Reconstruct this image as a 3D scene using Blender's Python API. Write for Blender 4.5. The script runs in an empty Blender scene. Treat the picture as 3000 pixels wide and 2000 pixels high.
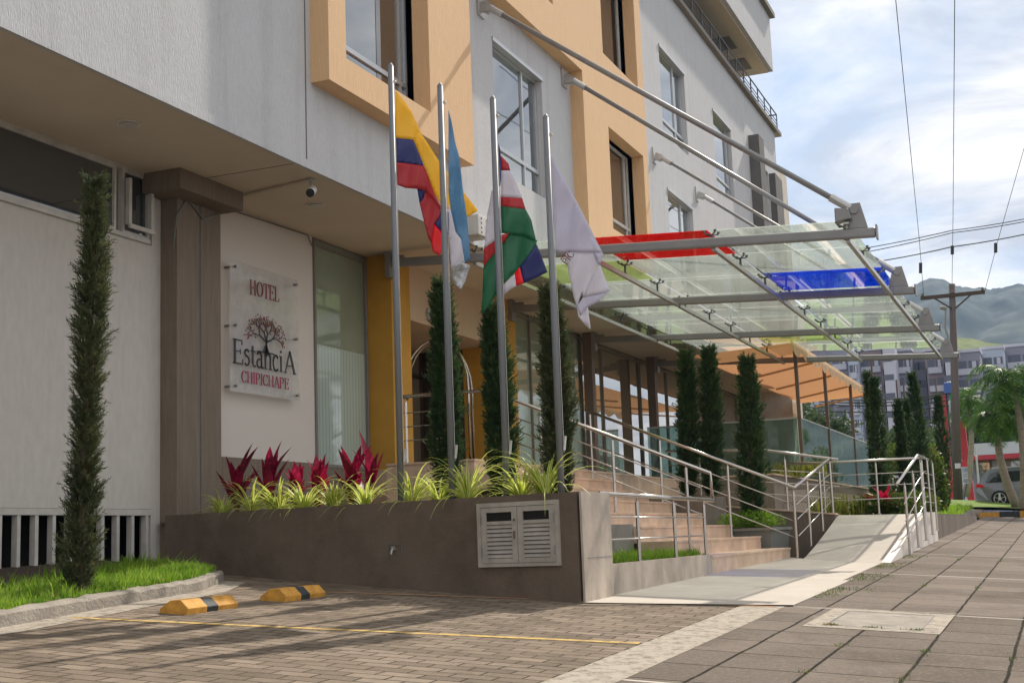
import bpy, bmesh, math, random
import numpy as np
from mathutils import Vector, Matrix
random.seed(7); RNG = np.random.default_rng(7)
SC = bpy.context.scene
COL = SC.collection
PI = math.pi
rad = math.radians
# ------------------------------------------------------------------ camera model
F = 3856.476
def _rot():
    rx, rz, yaw = 0.148907887, 0.0371416203, -1.17941527
    c, s = math.cos, math.sin
    Ry = np.array([[c(yaw), s(yaw), 0], [-s(yaw), c(yaw), 0], [0, 0, 1]])
    B = np.array([[1, 0, 0], [0, 0, -1], [0, 1, 0]], float)
    Rx = np.array([[1, 0, 0], [0, c(rx), s(rx)], [0, -s(rx), c(rx)]])
    Rz = np.array([[c(rz), s(rz), 0], [-s(rz), c(rz), 0], [0, 0, 1]])
    return Rz @ Rx @ B @ Ry
M = _rot()
CAM = np.array([0, 0, .75])
def ray(x, y): return M.T @ np.array([x - 1500, y - 1000, F])
def gz(x, y, z):
    d = ray(x, y); return CAM + d * (z - CAM[2]) / d[2]
def gy(x, y, Y):
    d = ray(x, y); return CAM + d * Y / d[1]
def gx(x, y, X):
    d = ray(x, y); return CAM + d * X / d[0]
def Gz(x, y):
    xx = min(max(x, -40), 66); yy = min(max(y, -1.5), 12.5)
    return .026 * (xx - 14.47) + .07 * (yy - 5.24)
cd = bpy.data.cameras.new('camera'); cam = bpy.data.objects.new('camera', cd); COL.objects.link(cam)
cam.matrix_world = Matrix(((M[0][0], -M[1][0], -M[2][0], 0), (M[0][1], -M[1][1], -M[2][1], 0), (M[0][2], -M[1][2], -M[2][2], .75), (0, 0, 0, 1)))
cd.sensor_width = 36; cd.lens = F / 3000 * 36; cd.clip_end = 8000; cd.clip_start = .1
SC.camera = cam
# ------------------------------------------------------------------ materials
class NT:
    def __init__(s, m):
        m.use_nodes = True; s.t = m.node_tree; s.t.nodes.clear(); s.out = s.n('ShaderNodeOutputMaterial')
    def n(s, typ, inp=None, **kw):
        nd = s.t.nodes.new(typ)
        for k, v in kw.items(): setattr(nd, k, v)
        for k, v in (inp or {}).items(): s.set(nd.inputs[k], v)
        return nd
    def set(s, sock, v):
        if isinstance(v, bpy.types.NodeSocket): s.t.links.new(v, sock)
        elif isinstance(v, bpy.types.Node): s.t.links.new(v.outputs[0], sock)
        elif isinstance(v, (tuple, list)) and len(v) == 3 and sock.type == 'RGBA': sock.default_value = (*v, 1)
        else: sock.default_value = v
    def math(s, op, a, b=0.0, c=None):
        nd = s.n('ShaderNodeMath', operation=op); s.set(nd.inputs[0], a); s.set(nd.inputs[1], b)
        if c is not None: s.set(nd.inputs[2], c)
        return nd.outputs[0]
    def mix(s, f, a, b, mode='MIX'):
        nd = s.n('ShaderNodeMix', data_type='RGBA', blend_type=mode)
        s.set(nd.inputs[0], f); s.set(nd.inputs[6], a); s.set(nd.inputs[7], b); return nd.outputs[2]
    def coord(s, which='Object'): return s.n('ShaderNodeTexCoord').outputs[which]
    def mp(s, v, scale=(1, 1, 1), rot=(0, 0, 0), loc=(0, 0, 0)):
        return s.n('ShaderNodeMapping', {'Vector': v, 'Scale': scale, 'Rotation': rot, 'Location': loc}).outputs[0]
    def noise(s, v, sc, det=4, rough=.55, dist=0):
        return s.n('ShaderNodeTexNoise', {'Vector': v, 'Scale': sc, 'Detail': det, 'Roughness': rough, 'Distortion': dist}).outputs[0]
    def ramp(s, f, stops):
        nd = s.n('ShaderNodeValToRGB', {'Fac': f}); e = nd.color_ramp.elements
        while len(e) < len(stops): e.new(.5)
        for el, (p, c) in zip(e, stops):
            el.position = p; el.color = (c, c, c, 1) if not isinstance(c, (tuple, list)) else (*c, 1)
        return nd.outputs[0]
    def surf(s, sh): s.t.links.new(sh.outputs[0] if isinstance(sh, bpy.types.Node) else sh, s.out.inputs[0])
def schlick(t, f0, pw=5):
    f = t.n('ShaderNodeLayerWeight', {'Blend': .5}).outputs['Facing']
    return t.math('ADD', f0, t.math('MULTIPLY', 1 - f0, t.math('POWER', f, pw)))
MATS = {}
def newm(name):
    m = bpy.data.materials.new(name); MATS[name] = m; return m, NT(m)
def pbr(name, col, rough=.6, metal=0, var=.12, sc=3.0, bump=0, bsc=40, stretch=(1, 1, 1), dirt=0, spec=.5, streak=0, ior=1.45):
    m, t = newm(name); co = t.coord()
    base = t.noise(t.mp(co, stretch), sc, 6)
    f = t.ramp(base, [(.3, 1 - var), (.7, 1 + var)])
    c = t.mix(1.0, col, f, 'MULTIPLY')
    if dirt:
        d = t.ramp(t.noise(co, .9, 8, .7), [(.48, 0), (.75, 1)])
        c = t.mix(t.math('MULTIPLY', d, dirt), c, (col[0] * .45, col[1] * .42, col[2] * .38))
    if streak:
        d = t.ramp(t.noise(t.mp(co, (2.2, 2.2, .12)), 1.6, 6, .7), [(.5, 0), (.8, 1)])
        c = t.mix(t.math('MULTIPLY', d, streak), c, (col[0] * .5, col[1] * .48, col[2] * .45))
    b = t.n('ShaderNodeBsdfPrincipled', {'Base Color': c, 'Roughness': rough, 'Metallic': metal, 'Specular IOR Level': spec, 'IOR': ior})
    if bump:
        h = t.noise(t.mp(co, stretch), bsc, 5, .6)
        bn = t.n('ShaderNodeBump', {'Strength': min(1, bump), 'Distance': .02, 'Height': h}); t.set(b.inputs['Normal'], bn)
    t.surf(b); return m
pbr('stucco_white', (.555, .555, .565), .9, var=.05, sc=4, bump=1.0, bsc=7, stretch=(9, 9, 1.6), streak=.32, dirt=.12, spec=.1)
pbr('stucco_orange', (.70, .45, .245), .85, var=.05, bump=.6, bsc=9, stretch=(9, 9, 1.2), streak=.10)
pbr('stucco_brown', (.215, .17, .13), .85, var=.12, sc=2, bump=.6, bsc=9, stretch=(9, 9, .9), dirt=.25)
pbr('planter_brown', (.148, .112, .085), .8, var=.22, sc=1.2, bump=.4, bsc=30, dirt=.9, streak=.35)
pbr('soffit_paint', (.62, .53, .42), .9, var=.04, sc=1, bump=.06, bsc=10, dirt=.12)
pbr('wall_white', (.58, .545, .50), .9, var=.06, sc=1.2, bump=.35, bsc=6, stretch=(9, 9, 3), streak=.05, dirt=.1, spec=.1)
pbr('sign_wall', (.66, .60, .54), .8, var=.02, sc=1)
pbr('column_ochre', (.52, .27, .035), .7, var=.08, sc=2, dirt=.15)
pbr('column_grey', (.22, .20, .175), .85, var=.1, bump=.5, bsc=9, stretch=(9, 9, .9))
pbr('fin_grey', (.13, .125, .12), .8)
pbr('beige_block', (.55, .49, .41), .9)
pbr('entrance_beige', (.60, .45, .32), .8, var=.03)
pbr('stone_beige', (.62, .44, .31), .45, var=.22, sc=2.6, dirt=.5, streak=.2, bump=.05)
pbr('stone_travertine', (.43, .36, .29), .5, var=.3, sc=2.4, dirt=.7, streak=.3, stretch=(1, 1, .6))
pbr('aluminium', (.50, .51, .52), .35, .6, var=.04)
pbr('alu_dark', (.10, .11, .12), .4, .5, var=.04)
pbr('frame_white', (.55, .52, .48), .55, var=.12, sc=5, dirt=.3, streak=.3)
pbr('cabinet_paint', (.40, .365, .32), .6, var=.15, sc=5, dirt=.5, streak=.5)
pbr('steel_grey', (.27, .265, .26), .45, .3, var=.06, dirt=.15)
pbr('steel_light', (.48, .47, .45), .4, .5, var=.05, dirt=.1)
pbr('steel_brushed', (.50, .455, .41), .22, 1.0, var=.05)
pbr('pole_grey', (.20, .21, .225), .55, .1, var=.05, sc=6, dirt=.12)
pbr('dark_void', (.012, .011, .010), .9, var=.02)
pbr('brown_post', (.16, .115, .09), .6, var=.06)
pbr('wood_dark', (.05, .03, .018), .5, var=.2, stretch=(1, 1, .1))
pbr('black_plastic', (.02, .02, .022), .4)
pbr('white_plastic', (.65, .65, .64), .4)
pbr('rubber', (.02, .02, .02), .8)
pbr('soil', (.05, .035, .022), 1, var=.4, sc=14, bump=.6, bsc=20)
pbr('concrete_path', (.44, .40, .345), .9, spec=.12, var=.06, sc=2, dirt=.15, bump=.12, bsc=60)
pbr('kerb_concrete', (.27, .24, .20), .95, var=.25, sc=3, dirt=.5, bump=.9, bsc=25)
pbr('asphalt', (.07, .07, .07), .95, var=.2, sc=20, bump=.4, bsc=80)
pbr('brick_red', (.35, .14, .08), .9)
pbr('text_maroon', (.22, .02, .035), .4, var=.02)
pbr('text_magenta', (.36, .015, .09), .4, var=.02)
pbr('text_black', (.02, .022, .03), .4, var=.02)
pbr('leaf_gold', (.20, .10, .03), .5)
pbr('bark', (.14, .10, .07), .95, var=.3, sc=8, bump=.8, bsc=20)
pbr('palm_bark', (.26, .22, .17), .95, var=.25, sc=3, bump=.9, bsc=8, stretch=(1, 1, 6))
pbr('yellow_paint', (.58, .29, .05), .8, var=.25, sc=9, dirt=.8, bump=.5, bsc=18)
pbr('black_paint', (.035, .04, .042), .75, var=.2, sc=9, dirt=.3)
pbr('car_paint', (.20, .21, .225), .28, .75, var=.02)
pbr('alloy', (.6, .6, .6), .3, .8, var=.02)
pbr('pole_wood', (.11, .09, .085), .95, var=.2, stretch=(1, 1, .1))
pbr('red_paint', (.42, .03, .045), .5, var=.08)
pbr('blue_paint', (.05, .11, .36), .5, var=.05)
pbr('green_paint', (.03, .30, .10), .5, var=.05)
pbr('orange_paint', (.75, .28, .06), .5, var=.05)
pbr('far_white', (.50, .50, .55), .9, var=.04)
pbr('far_grey', (.26, .26, .30), .9, var=.06)
pbr('far_brown', (.27, .21, .22), .9, var=.06)
pbr('far_dark', (.10, .11, .14), .4, var=.2)
pbr('far_blue', (.42, .47, .55), .9, var=.04)
pbr('wire_black', (.03, .03, .03), .6)
pbr('pot_grey', (.20, .20, .175), .75, var=.08, dirt=.2)
pbr('silver_cloth', (.42, .42, .43), .35, .7, var=.3, sc=14, bump=.8, bsc=18)
def mat_glass(name, tint, transp, rough=.02, ior=1.5, haze=None, hz=0.0, refl=1.0):
    m, t = newm(name)
    tr = t.n('ShaderNodeBsdfTransparent', {'Color': tint})
    gl = t.n('ShaderNodeBsdfGlossy', {'Color': (.95, .97, .96), 'Roughness': rough})
    dn = t.ramp(t.noise(t.coord(), 1.3, 6, .65), [(.3, .6), (.75, 1.35)])
    if haze:
        df = t.n('ShaderNodeBsdfDiffuse', {'Color': haze}); tl = t.n('ShaderNodeBsdfTranslucent', {'Color': haze})
        a = t.n('ShaderNodeMixShader', {0: .6}); t.t.links.new(df.outputs[0], a.inputs[1]); t.t.links.new(tl.outputs[0], a.inputs[2])
        b = t.n('ShaderNodeMixShader', {0: t.math('MULTIPLY', dn, hz)}); t.t.links.new(tr.outputs[0], b.inputs[1]); t.t.links.new(a.outputs[0], b.inputs[2])
        tr = b
    fm = t.math('MULTIPLY', schlick(t, ((ior - 1) / (ior + 1)) ** 2), refl)
    mx = t.n('ShaderNodeMixShader', {0: fm}); t.t.links.new(tr.outputs[0], mx.inputs[1]); t.t.links.new(gl.outputs[0], mx.inputs[2])
    t.surf(mx); return m
mat_glass('canopy_glass', (.91, .95, .925), .8, haze=(.80, .85, .81), hz=.36)
mat_glass('canopy_red', (.80, .02, .02), .8, haze=(.75, .03, .03), hz=.55)
mat_glass('canopy_blue', (.06, .30, .95), .8, haze=(.02, .16, .85), hz=.6)
mat_glass('canopy_green', (.80, .90, .55), .8, haze=(.66, .76, .42), hz=.3)
mat_glass('fence_glass', (.55, .70, .66), .6, haze=(.30, .42, .39), hz=.3, ior=1.6)
mat_glass('acrylic', (.93, .93, .92), .9, rough=.10, haze=(.88, .86, .84), hz=.45, ior=1.35)
def mat_pane(name, col, ior=1.9, wav=.0015, rough=.02):
    m, t = newm(name); co = t.coord()
    bn = t.n('ShaderNodeBump', {'Strength': .12, 'Distance': .01, 'Height': t.noise(co, .9, 1)})
    b = t.n('ShaderNodeBsdfDiffuse', {'Color': col}); g_ = t.n('ShaderNodeBsdfGlossy', {'Color': (.9, .93, .95), 'Roughness': rough, 'Normal': bn})
    mx = t.n('ShaderNodeMixShader', {0: schlick(t, ior, 3)}); t.t.links.new(b.outputs[0], mx.inputs[1]); t.t.links.new(g_.outputs[0], mx.inputs[2]); t.surf(mx); return m
mat_pane('pane_dark', (.025, .032, .040), .20)
mat_pane('pane_curtain', (.085, .06, .045), .05)
mat_pane('pane_lower', (.24, .19, .13), .24)
mat_pane('car_glass', (.02, .022, .025), .06)
# frosted curtain wall glass with vertical blind stripes behind
m, t = newm('pane_frosted'); co = t.coord()
sx = t.n('ShaderNodeSeparateXYZ', {0: co})
w = t.math('FRACT', t.math('MULTIPLY', sx.outputs[0], 9.0))
st = t.math('GREATER_THAN', w, .82)
zz = t.math('LESS_THAN', sx.outputs[2], 4.35)
st = t.math('MULTIPLY', st, zz)
c = t.mix(t.ramp(t.noise(co, .7, 3), [(.3, 0), (.7, 1)]), (.30, .34, .26), (.20, .24, .17))
c = t.mix(zz, c, (.42, .50, .44))
c = t.mix(t.math('MULTIPLY', st, .55), c, (.20, .26, .23))
t.surf(t.n('ShaderNodeBsdfPrincipled', {'Base Color': c, 'Roughness': .04, 'IOR': 1.7}))
def mat_cloth(name, col, tl=.35):
    m, t = newm(name)
    co = t.coord(); h = t.n('ShaderNodeTexNoise', {'Vector': t.mp(co, (1, 1, .3)), 'Scale': 7.0, 'Detail': 3.0}).outputs[0]
    bn = t.n('ShaderNodeBump', {'Strength': .5, 'Distance': .05, 'Height': h})
    a = t.n('ShaderNodeBsdfDiffuse', {'Color': col, 'Normal': bn}); b = t.n('ShaderNodeBsdfTranslucent', {'Color': col, 'Normal': bn})
    s = t.n('ShaderNodeBsdfGlossy', {'Color': (.8, .8, .8), 'Roughness': .45, 'Normal': bn})
    mx = t.n('ShaderNodeMixShader', {0: tl}); t.t.links.new(a.outputs[0], mx.inputs[1]); t.t.links.new(b.outputs[0], mx.inputs[2])
    m2 = t.n('ShaderNodeMixShader', {0: .05}); t.t.links.new(mx.outputs[0], m2.inputs[1]); t.t.links.new(s.outputs[0], m2.inputs[2])
    t.surf(m2); return m
mat_cloth('cloth_yellow', (.88, .56, .012)); mat_cloth('cloth_blue', (.025, .035, .19)); mat_cloth('cloth_red', (.50, .012, .02))
mat_cloth('cloth_redbright', (.75, .02, .03), .5); mat_cloth('cloth_sky', (.13, .31, .50)); mat_cloth('cloth_white', (.66, .64, .70))
mat_cloth('cloth_green', (.01, .17, .07)); mat_cloth('cloth_lilac', (.58, .56, .66)); mat_cloth('awning_orange', (.66, .34, .17), .4)
mat_cloth('awning_cream', (.72, .52, .32), .3)
def mat_leaf(name, cols, tl=.35, rough=.5, sc=2.0, spec=.3):
    m, t = newm(name); co = t.coord()
    n1 = t.noise(co, sc, 3); oi = t.n('ShaderNodeObjectInfo').outputs['Random']
    n2 = t.n('ShaderNodeTexWhiteNoise', {'Vector': t.mp(co, (60, 60, 60))}, noise_dimensions='3D')
    c = t.mix(t.ramp(n1, [(.35, 0), (.65, 1)]), cols[0], cols[1])
    if len(cols) > 2: c = t.mix(t.ramp(t.noise(co, sc * 9, 2), [(.55, 0), (.7, 1)]), c, cols[2])
    b = t.n('ShaderNodeBsdfPrincipled', {'Base Color': c, 'Roughness': rough, 'Specular IOR Level': spec})
    tr = t.n('ShaderNodeBsdfTranslucent', {'Color': c})
    mx = t.n('ShaderNodeMixShader', {0: tl}); t.t.links.new(b.outputs[0], mx.inputs[1]); t.t.links.new(tr.outputs[0], mx.inputs[2]); t.surf(mx); return m
mat_leaf('cypress_leaf', [(.045, .062, .026), (.095, .112, .045), (.17, .16, .07)], .25, .7, 1.4)
mat_leaf('cypress_dark', [(.035, .072, .028), (.065, .115, .038), (.12, .17, .055)], .3, .7, 1.2)
mat_leaf('grass_leaf', [(.12, .26, .018), (.25, .40, .035), (.40, .42, .12)], .5, .6, 1.6)
mat_leaf('shrub_leaf', [(.06, .13, .02), (.13, .19, .03), (.28, .13, .05)], .4, .5, 1.0)
mat_leaf('cordyline_leaf', [(.30, .010, .045), (.06, .006, .02), (.48, .02, .075)], .4, .35, 2.5)
mat_leaf('red_leaf', [(.65, .01, .05), (.5, .01, .06)], .5, .35, 2)
mat_leaf('snake_leaf', [(.10, .15, .03), (.30, .28, .04)], .3, .4, 14)
mat_leaf('palm_leaf', [(.02, .075, .008), (.08, .18, .018), (.26, .33, .06)], .3, .5, 1.6, .2)
mat_leaf('far_tree', [(.05, .08, .03), (.08, .12, .05)], .3, .7, .6)
m, t = newm('spider_leaf'); uv = t.coord('UV'); sx = t.n('ShaderNodeSeparateXYZ', {0: uv})
e = t.math('ABSOLUTE', t.math('SUBTRACT', sx.outputs[0], .5)); e = t.math('GREATER_THAN', e, .27)
c = t.mix(e, (.34, .48, .02), (.82, .80, .30))
b = t.n('ShaderNodeBsdfPrincipled', {'Base Color': c, 'Roughness': .4}); tr = t.n('ShaderNodeBsdfTranslucent', {'Color': c})
mx = t.n('ShaderNodeMixShader', {0: .5}); t.t.links.new(b.outputs[0], mx.inputs[1]); t.t.links.new(tr.outputs[0], mx.inputs[2]); t.surf(mx)
# sidewalk slabs
m, t = newm('sidewalk_slabs'); co = t.coord(); sx = t.n('ShaderNodeSeparateXYZ', {0: co})
wob = t.math('MULTIPLY', t.math('SUBTRACT', t.noise(co, 1.7, 3), .5), .035)
u = t.math('DIVIDE', t.math('ADD', t.math('SUBTRACT', sx.outputs[1], .535), wob), .705)
iu = t.math('FLOOR', u); fu = t.math('FRACT', u)
off = t.n('ShaderNodeTexWhiteNoise', {'W': iu}, noise_dimensions='1D').outputs[0]
v = t.math('ADD', t.math('DIVIDE', t.math('ADD', sx.outputs[0], wob), .87), t.math('MULTIPLY', off, .12))
iv = t.math('FLOOR', v); fv = t.math('FRACT', v)
def edge(f, wd):
    a = t.math('ABSOLUTE', t.math('SUBTRACT', f, .5)); return t.n('ShaderNodeMapRange', {'Value': a, 'From Min': .5 - wd * 1.6, 'From Max': .5 - wd * .7}).outputs[0]
jr = t.noise(co, 7, 4)
ju = edge(fu, .016); jv = edge(fv, .010)
big = edge(t.math('FRACT', t.math('DIVIDE', t.math('SUBTRACT', sx.outputs[0], 15.45), 6.1)), .0035)
j = t.math('MAXIMUM', ju, jv)
cell = t.n('ShaderNodeTexWhiteNoise', {'Vector': t.n('ShaderNodeCombineXYZ', {0: iu, 1: iv})}, noise_dimensions='2D').outputs[0]
g1 = t.noise(co, 55, 5, .75); g2 = t.noise(co, 1.3, 6, .7)
c = t.mix(t.ramp(g1, [(.35, 0), (.7, 1)]), (.085, .069, .055), (.225, .187, .154))
c = t.mix(t.ramp(g2, [(.35, 0), (.7, .7)]), c, (.165, .135, .109))
c = t.mix(.55, c, t.mix(cell, (.10, .083, .068), (.21, .175, .145)))
c = t.mix(t.ramp(t.noise(co, .45, 6, .7), [(.48, 0), (.66, .7)]), c, (.075, .06, .046))
moss = t.mix(t.ramp(jr, [(.5, 0), (.65, 1)]), (.010, .007, .004), (.034, .032, .010))
c = t.mix(t.ramp(t.noise(co, 24, 6, .8), [(.52, 0), (.66, .5)]), c, (.27, .235, .20)); c = t.mix(t.ramp(t.noise(co, 13, 6, .8), [(.55, 0), (.68, .55)]), c, (.06, .048, .038)); c = t.mix(t.math('MULTIPLY', j, 1.0), c, moss)
c = t.mix(t.math('MULTIPLY', big, .8), c, (.62, .57, .50))
b = t.n('ShaderNodeBsdfPrincipled', {'Base Color': c, 'Roughness': 1.0, 'Specular IOR Level': .12})
h = t.math('SUBTRACT', t.math('MULTIPLY', g1, .5), t.math('MULTIPLY', j, 1.0))
h = t.math('ADD', h, t.math('MULTIPLY', cell, .15))
t.set(b.inputs['Normal'], t.n('ShaderNodeBump', {'Strength': .9, 'Distance': .012, 'Height': h})); t.surf(b)
# driveway pavers
m, t = newm('driveway_pavers'); co = t.coord()
wv = t.n('ShaderNodeVectorMath', {0: t.n('ShaderNodeTexNoise', {'Vector': co, 'Scale': 3.0}).outputs[1], 1: (.5, .5, .5)}, operation='SUBTRACT').outputs[0]
wv = t.n('ShaderNodeVectorMath', {0: wv, 'Scale': .03}, operation='SCALE').outputs[0]
cc = t.n('ShaderNodeVectorMath', {0: co, 1: wv}, operation='ADD').outputs[0]
br = t.n('ShaderNodeTexBrick', {'Vector': t.mp(cc, (1, 1, 1), (0, 0, PI / 2)), 'Scale': 1.0, 'Mortar Size': .010, 'Brick Width': .34, 'Row Height': .17, 'Color1': (.30, .24, .185), 'Color2': (.15, .118, .09), 'Mortar': (.016, .012, .008), 'Mortar Smooth': .3, 'Bias': .1})
g2 = t.noise(co, .8, 6, .7); g1 = t.noise(co, 120, 2)
c = t.mix(t.ramp(g2, [(.35, 0), (.7, .55)]), br.outputs[0], (.19, .15, .105))
c = t.mix(t.ramp(t.noise(co, 2.3, 5, .7), [(.5, 0), (.7, .5)]), c, (.075, .057, .042))
c = t.mix(t.math('MULTIPLY', t.ramp(g1, [(.5, 0), (.8, 1)]), .35), c, (.45, .38, .30))
b = t.n('ShaderNodeBsdfPrincipled', {'Base Color': c, 'Roughness': 1.0, 'Specular IOR Level': .12})
h = t.math('SUBTRACT', t.math('MULTIPLY', g1, .3), t.math('MULTIPLY', br.outputs[1], 1.0))
h = t.math('ADD', h, t.math('MULTIPLY', t.noise(co, 5, 2), .8))
t.set(b.inputs['Normal'], t.n('ShaderNodeBump', {'Strength': 1.0, 'Distance': .03, 'Height': h})); t.surf(b)
# worn line paints
def worn(name, col, under, thr=.45):
    m, t = newm(name); co = t.coord()
    f = t.ramp(t.noise(co, 9, 8, .75), [(thr, 1), (thr + .18, 0)])
    c = t.mix(f, under, col)
    t.surf(t.n('ShaderNodeBsdfPrincipled', {'Base Color': c, 'Roughness': 1.0, 'Specular IOR Level': .1}))
worn('line_yellow', (.55, .38, .13), (.19, .15, .11), .46); worn('border_white', (.36, .32, .265), (.16, .135, .108), .47)
worn('line_tan', (.45, .26, .14), (.28, .22, .16), .55)
m, t = newm('hill_green'); co = t.coord(); n = t.noise(co, .010, 10, .7)
c = t.mix(t.ramp(n, [(.35, 0), (.65, 1)]), (.012, .028, .018), (.04, .062, .03))
t.surf(t.n('ShaderNodeBsdfPrincipled', {'Base Color': c, 'Roughness': 1.0}))
m, t = newm('foothill'); co = t.coord(); n = t.noise(co, .03, 10, .7)
c = t.mix(t.ramp(n, [(.4, 0), (.6, 1)]), (.045, .085, .025), (.19, .22, .07))
t.surf(t.n('ShaderNodeBsdfPrincipled', {'Base Color': c, 'Roughness': 1.0}))
m, t = newm('grass_ground'); co = t.coord(); n = t.noise(co, 3, 8, .7)
c = t.mix(t.ramp(n, [(.35, 0), (.65, 1)]), (.08, .16, .015), (.20, .27, .04))
t.surf(t.n('ShaderNodeBsdfPrincipled', {'Base Color': c, 'Roughness': 1.0, 'Normal': t.n('ShaderNodeBump', {'Strength': 1.0, 'Distance': .05, 'Height': t.noise(co, 40, 4)})}))
def lamp_mat(name, col, s):
    m, t = newm(name); t.surf(t.n('ShaderNodeEmission', {'Color': col, 'Strength': s}))
pbr('tail_red', (.6, .01, .01), .2)
# ------------------------------------------------------------------ mesh helpers
class MB:
    def __init__(s): s.v = []; s.f = []; s.m = []; s.uv = []
    def add(s, vs, fs, mi=0, uvs=None):
        o = len(s.v); s.v += [tuple(map(float, v)) for v in vs]
        s.f += [tuple(i + o for i in f) for f in fs]; s.m += [mi] * len(fs)
        if uvs: s.uv += uvs
    def box(s, a, b, mi=0):
        x0, y0, z0 = a; x1, y1, z1 = b
        x0, x1 = min(x0, x1), max(x0, x1); y0, y1 = min(y0, y1), max(y0, y1); z0, z1 = min(z0, z1), max(z0, z1)
        s.add([(x0, y0, z0), (x1, y0, z0), (x1, y1, z0), (x0, y1, z0), (x0, y0, z1), (x1, y0, z1), (x1, y1, z1), (x0, y1, z1)],
              [(0, 3, 2, 1), (4, 5, 6, 7), (0, 1, 5, 4), (1, 2, 6, 5), (2, 3, 7, 6), (3, 0, 4, 7)], mi); return s
    def quad(s, a, b, c, d, mi=0): s.add([a, b, c, d], [(0, 1, 2, 3)], mi); return s
    def poly(s, pts, mi=0): s.add(pts, [tuple(range(len(pts)))], mi); return s
    def prism(s, pts, vec, mi=0):
        n = len(pts); p2 = [tuple(np.array(p) + np.array(vec)) for p in pts]
        s.add(list(pts) + p2, [tuple(range(n))[::-1], tuple(range(n, 2 * n))] + [(i, (i + 1) % n, n + (i + 1) % n, n + i) for i in range(n)], mi); return s
    def tube(s, pts, r, n=8, mi=0, cap=True):
        pts = [Vector(p) for p in pts]; rs = r if isinstance(r, (list, tuple)) else [r] * len(pts)
        vs = []; up = None
        for i, p in enumerate(pts):
            d = (pts[min(i + 1, len(pts) - 1)] - pts[max(i - 1, 0)]).normalized()
            if up is None: up = Vector((0, 0, 1)) if abs(d.z) < .9 else Vector((1, 0, 0))
            a = d.cross(up).normalized(); up = a.cross(d).normalized()
            for k in range(n):
                t_ = 2 * PI * k / n; vs.append(p + (a * math.cos(t_) + up * math.sin(t_)) * rs[i])
        fs = [(i * n + k, i * n + (k + 1) % n, (i + 1) * n + (k + 1) % n, (i + 1) * n + k) for i in range(len(pts) - 1) for k in range(n)]
        if cap: fs += [tuple(range(n))[::-1], tuple(range((len(pts) - 1) * n, len(pts) * n))]
        s.add(vs, fs, mi); return s
    def beam(s, a, b, w, h, mi=0):
        a = Vector(a); b = Vector(b); d = (b - a).normalized(); up = Vector((0, 0, 1)) if abs(d.z) < .95 else Vector((1, 0, 0))
        r = d.cross(up).normalized(); u = r.cross(d).normalized(); vs = []
        for p in (a, b):
            for sx_, sz_ in ((-1, -1), (1, -1), (1, 1), (-1, 1)): vs.append(p + r * sx_ * w / 2 + u * sz_ * h / 2)
        s.add(vs, [(0, 1, 2, 3), (7, 6, 5, 4), (0, 4, 5, 1), (1, 5, 6, 2), (2, 6, 7, 3), (3, 7, 4, 0)], mi); return s
    def disc(s, c, r, nrm, th=.01, n=16, mi=0):
        nrm = Vector(nrm).normalized(); c = Vector(c); return s.tube([c - nrm * th / 2, c + nrm * th / 2], r, n, mi)
ROOT = {}
def wl(o): return ROOT.get(o.name, Vector((0, 0, 0)))
def build(mb, name, mat, parent=None, smooth=False, bevel=0, origin=None):
    off = np.array(wl(parent)) if parent is not None else np.array(origin if origin is not None else (0, 0, 0))
    me = bpy.data.meshes.new(name)
    v = np.array(mb.v, float).reshape(-1, 3) - off
    me.from_pydata(v.tolist(), [], mb.f)
    ms = mat if isinstance(mat, (list, tuple)) else [mat]
    for q in ms: me.materials.append(MATS[q])
    if len(ms) > 1: me.polygons.foreach_set('material_index', mb.m)
    if mb.uv:
        ul = me.uv_layers.new(name='UVMap'); ul.data.foreach_set('uv', np.array(mb.uv, np.float32).ravel())
    if smooth: me.polygons.foreach_set('use_smooth', [True] * len(me.polygons))
    me.update()
    o = bpy.data.objects.new(name, me); COL.objects.link(o)
    if parent is not None:
        o.parent = parent; ROOT[o.name] = Vector(off)
    else:
        o.location = off; ROOT[o.name] = Vector(off)
    if bevel:
        b = o.modifiers.new('bevel', 'BEVEL'); b.width = bevel; b.segments = 2; b.limit_method = 'ANGLE'; b.angle_limit = rad(35)
    return o
def tag(o, label=None, cat=None, group=None, kind=None):
    if label: o['label'] = label
    if cat: o['category'] = cat
    if group: o['group'] = group
    if kind: o['kind'] = kind
    return o
def thing(name, label, cat, loc=(0, 0, 0), group=None):
    o = bpy.data.objects.new(name, None); COL.objects.link(o); o.location = loc; o.empty_display_size = .2
    ROOT[o.name] = Vector(loc); return tag(o, label, cat, group)
def struct(o): o['kind'] = 'structure'; return o
def copy_tree(o, loc=None, rotz=None, scale=None, label=None):
    def rec(q, par):
        c = q.copy(); COL.objects.link(c)
        if par is not None: c.parent = par
        ROOT[c.name] = wl(q)
        for ch in q.children: rec(ch, c)
        return c
    r = rec(o, None)
    if loc is not None: r.location = loc; ROOT[r.name] = Vector(loc)
    if rotz is not None: r.rotation_euler[2] = rotz
    if scale is not None: r.scale = scale if isinstance(scale, tuple) else (scale,) * 3
    if label: r['label'] = label
    return r
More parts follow.
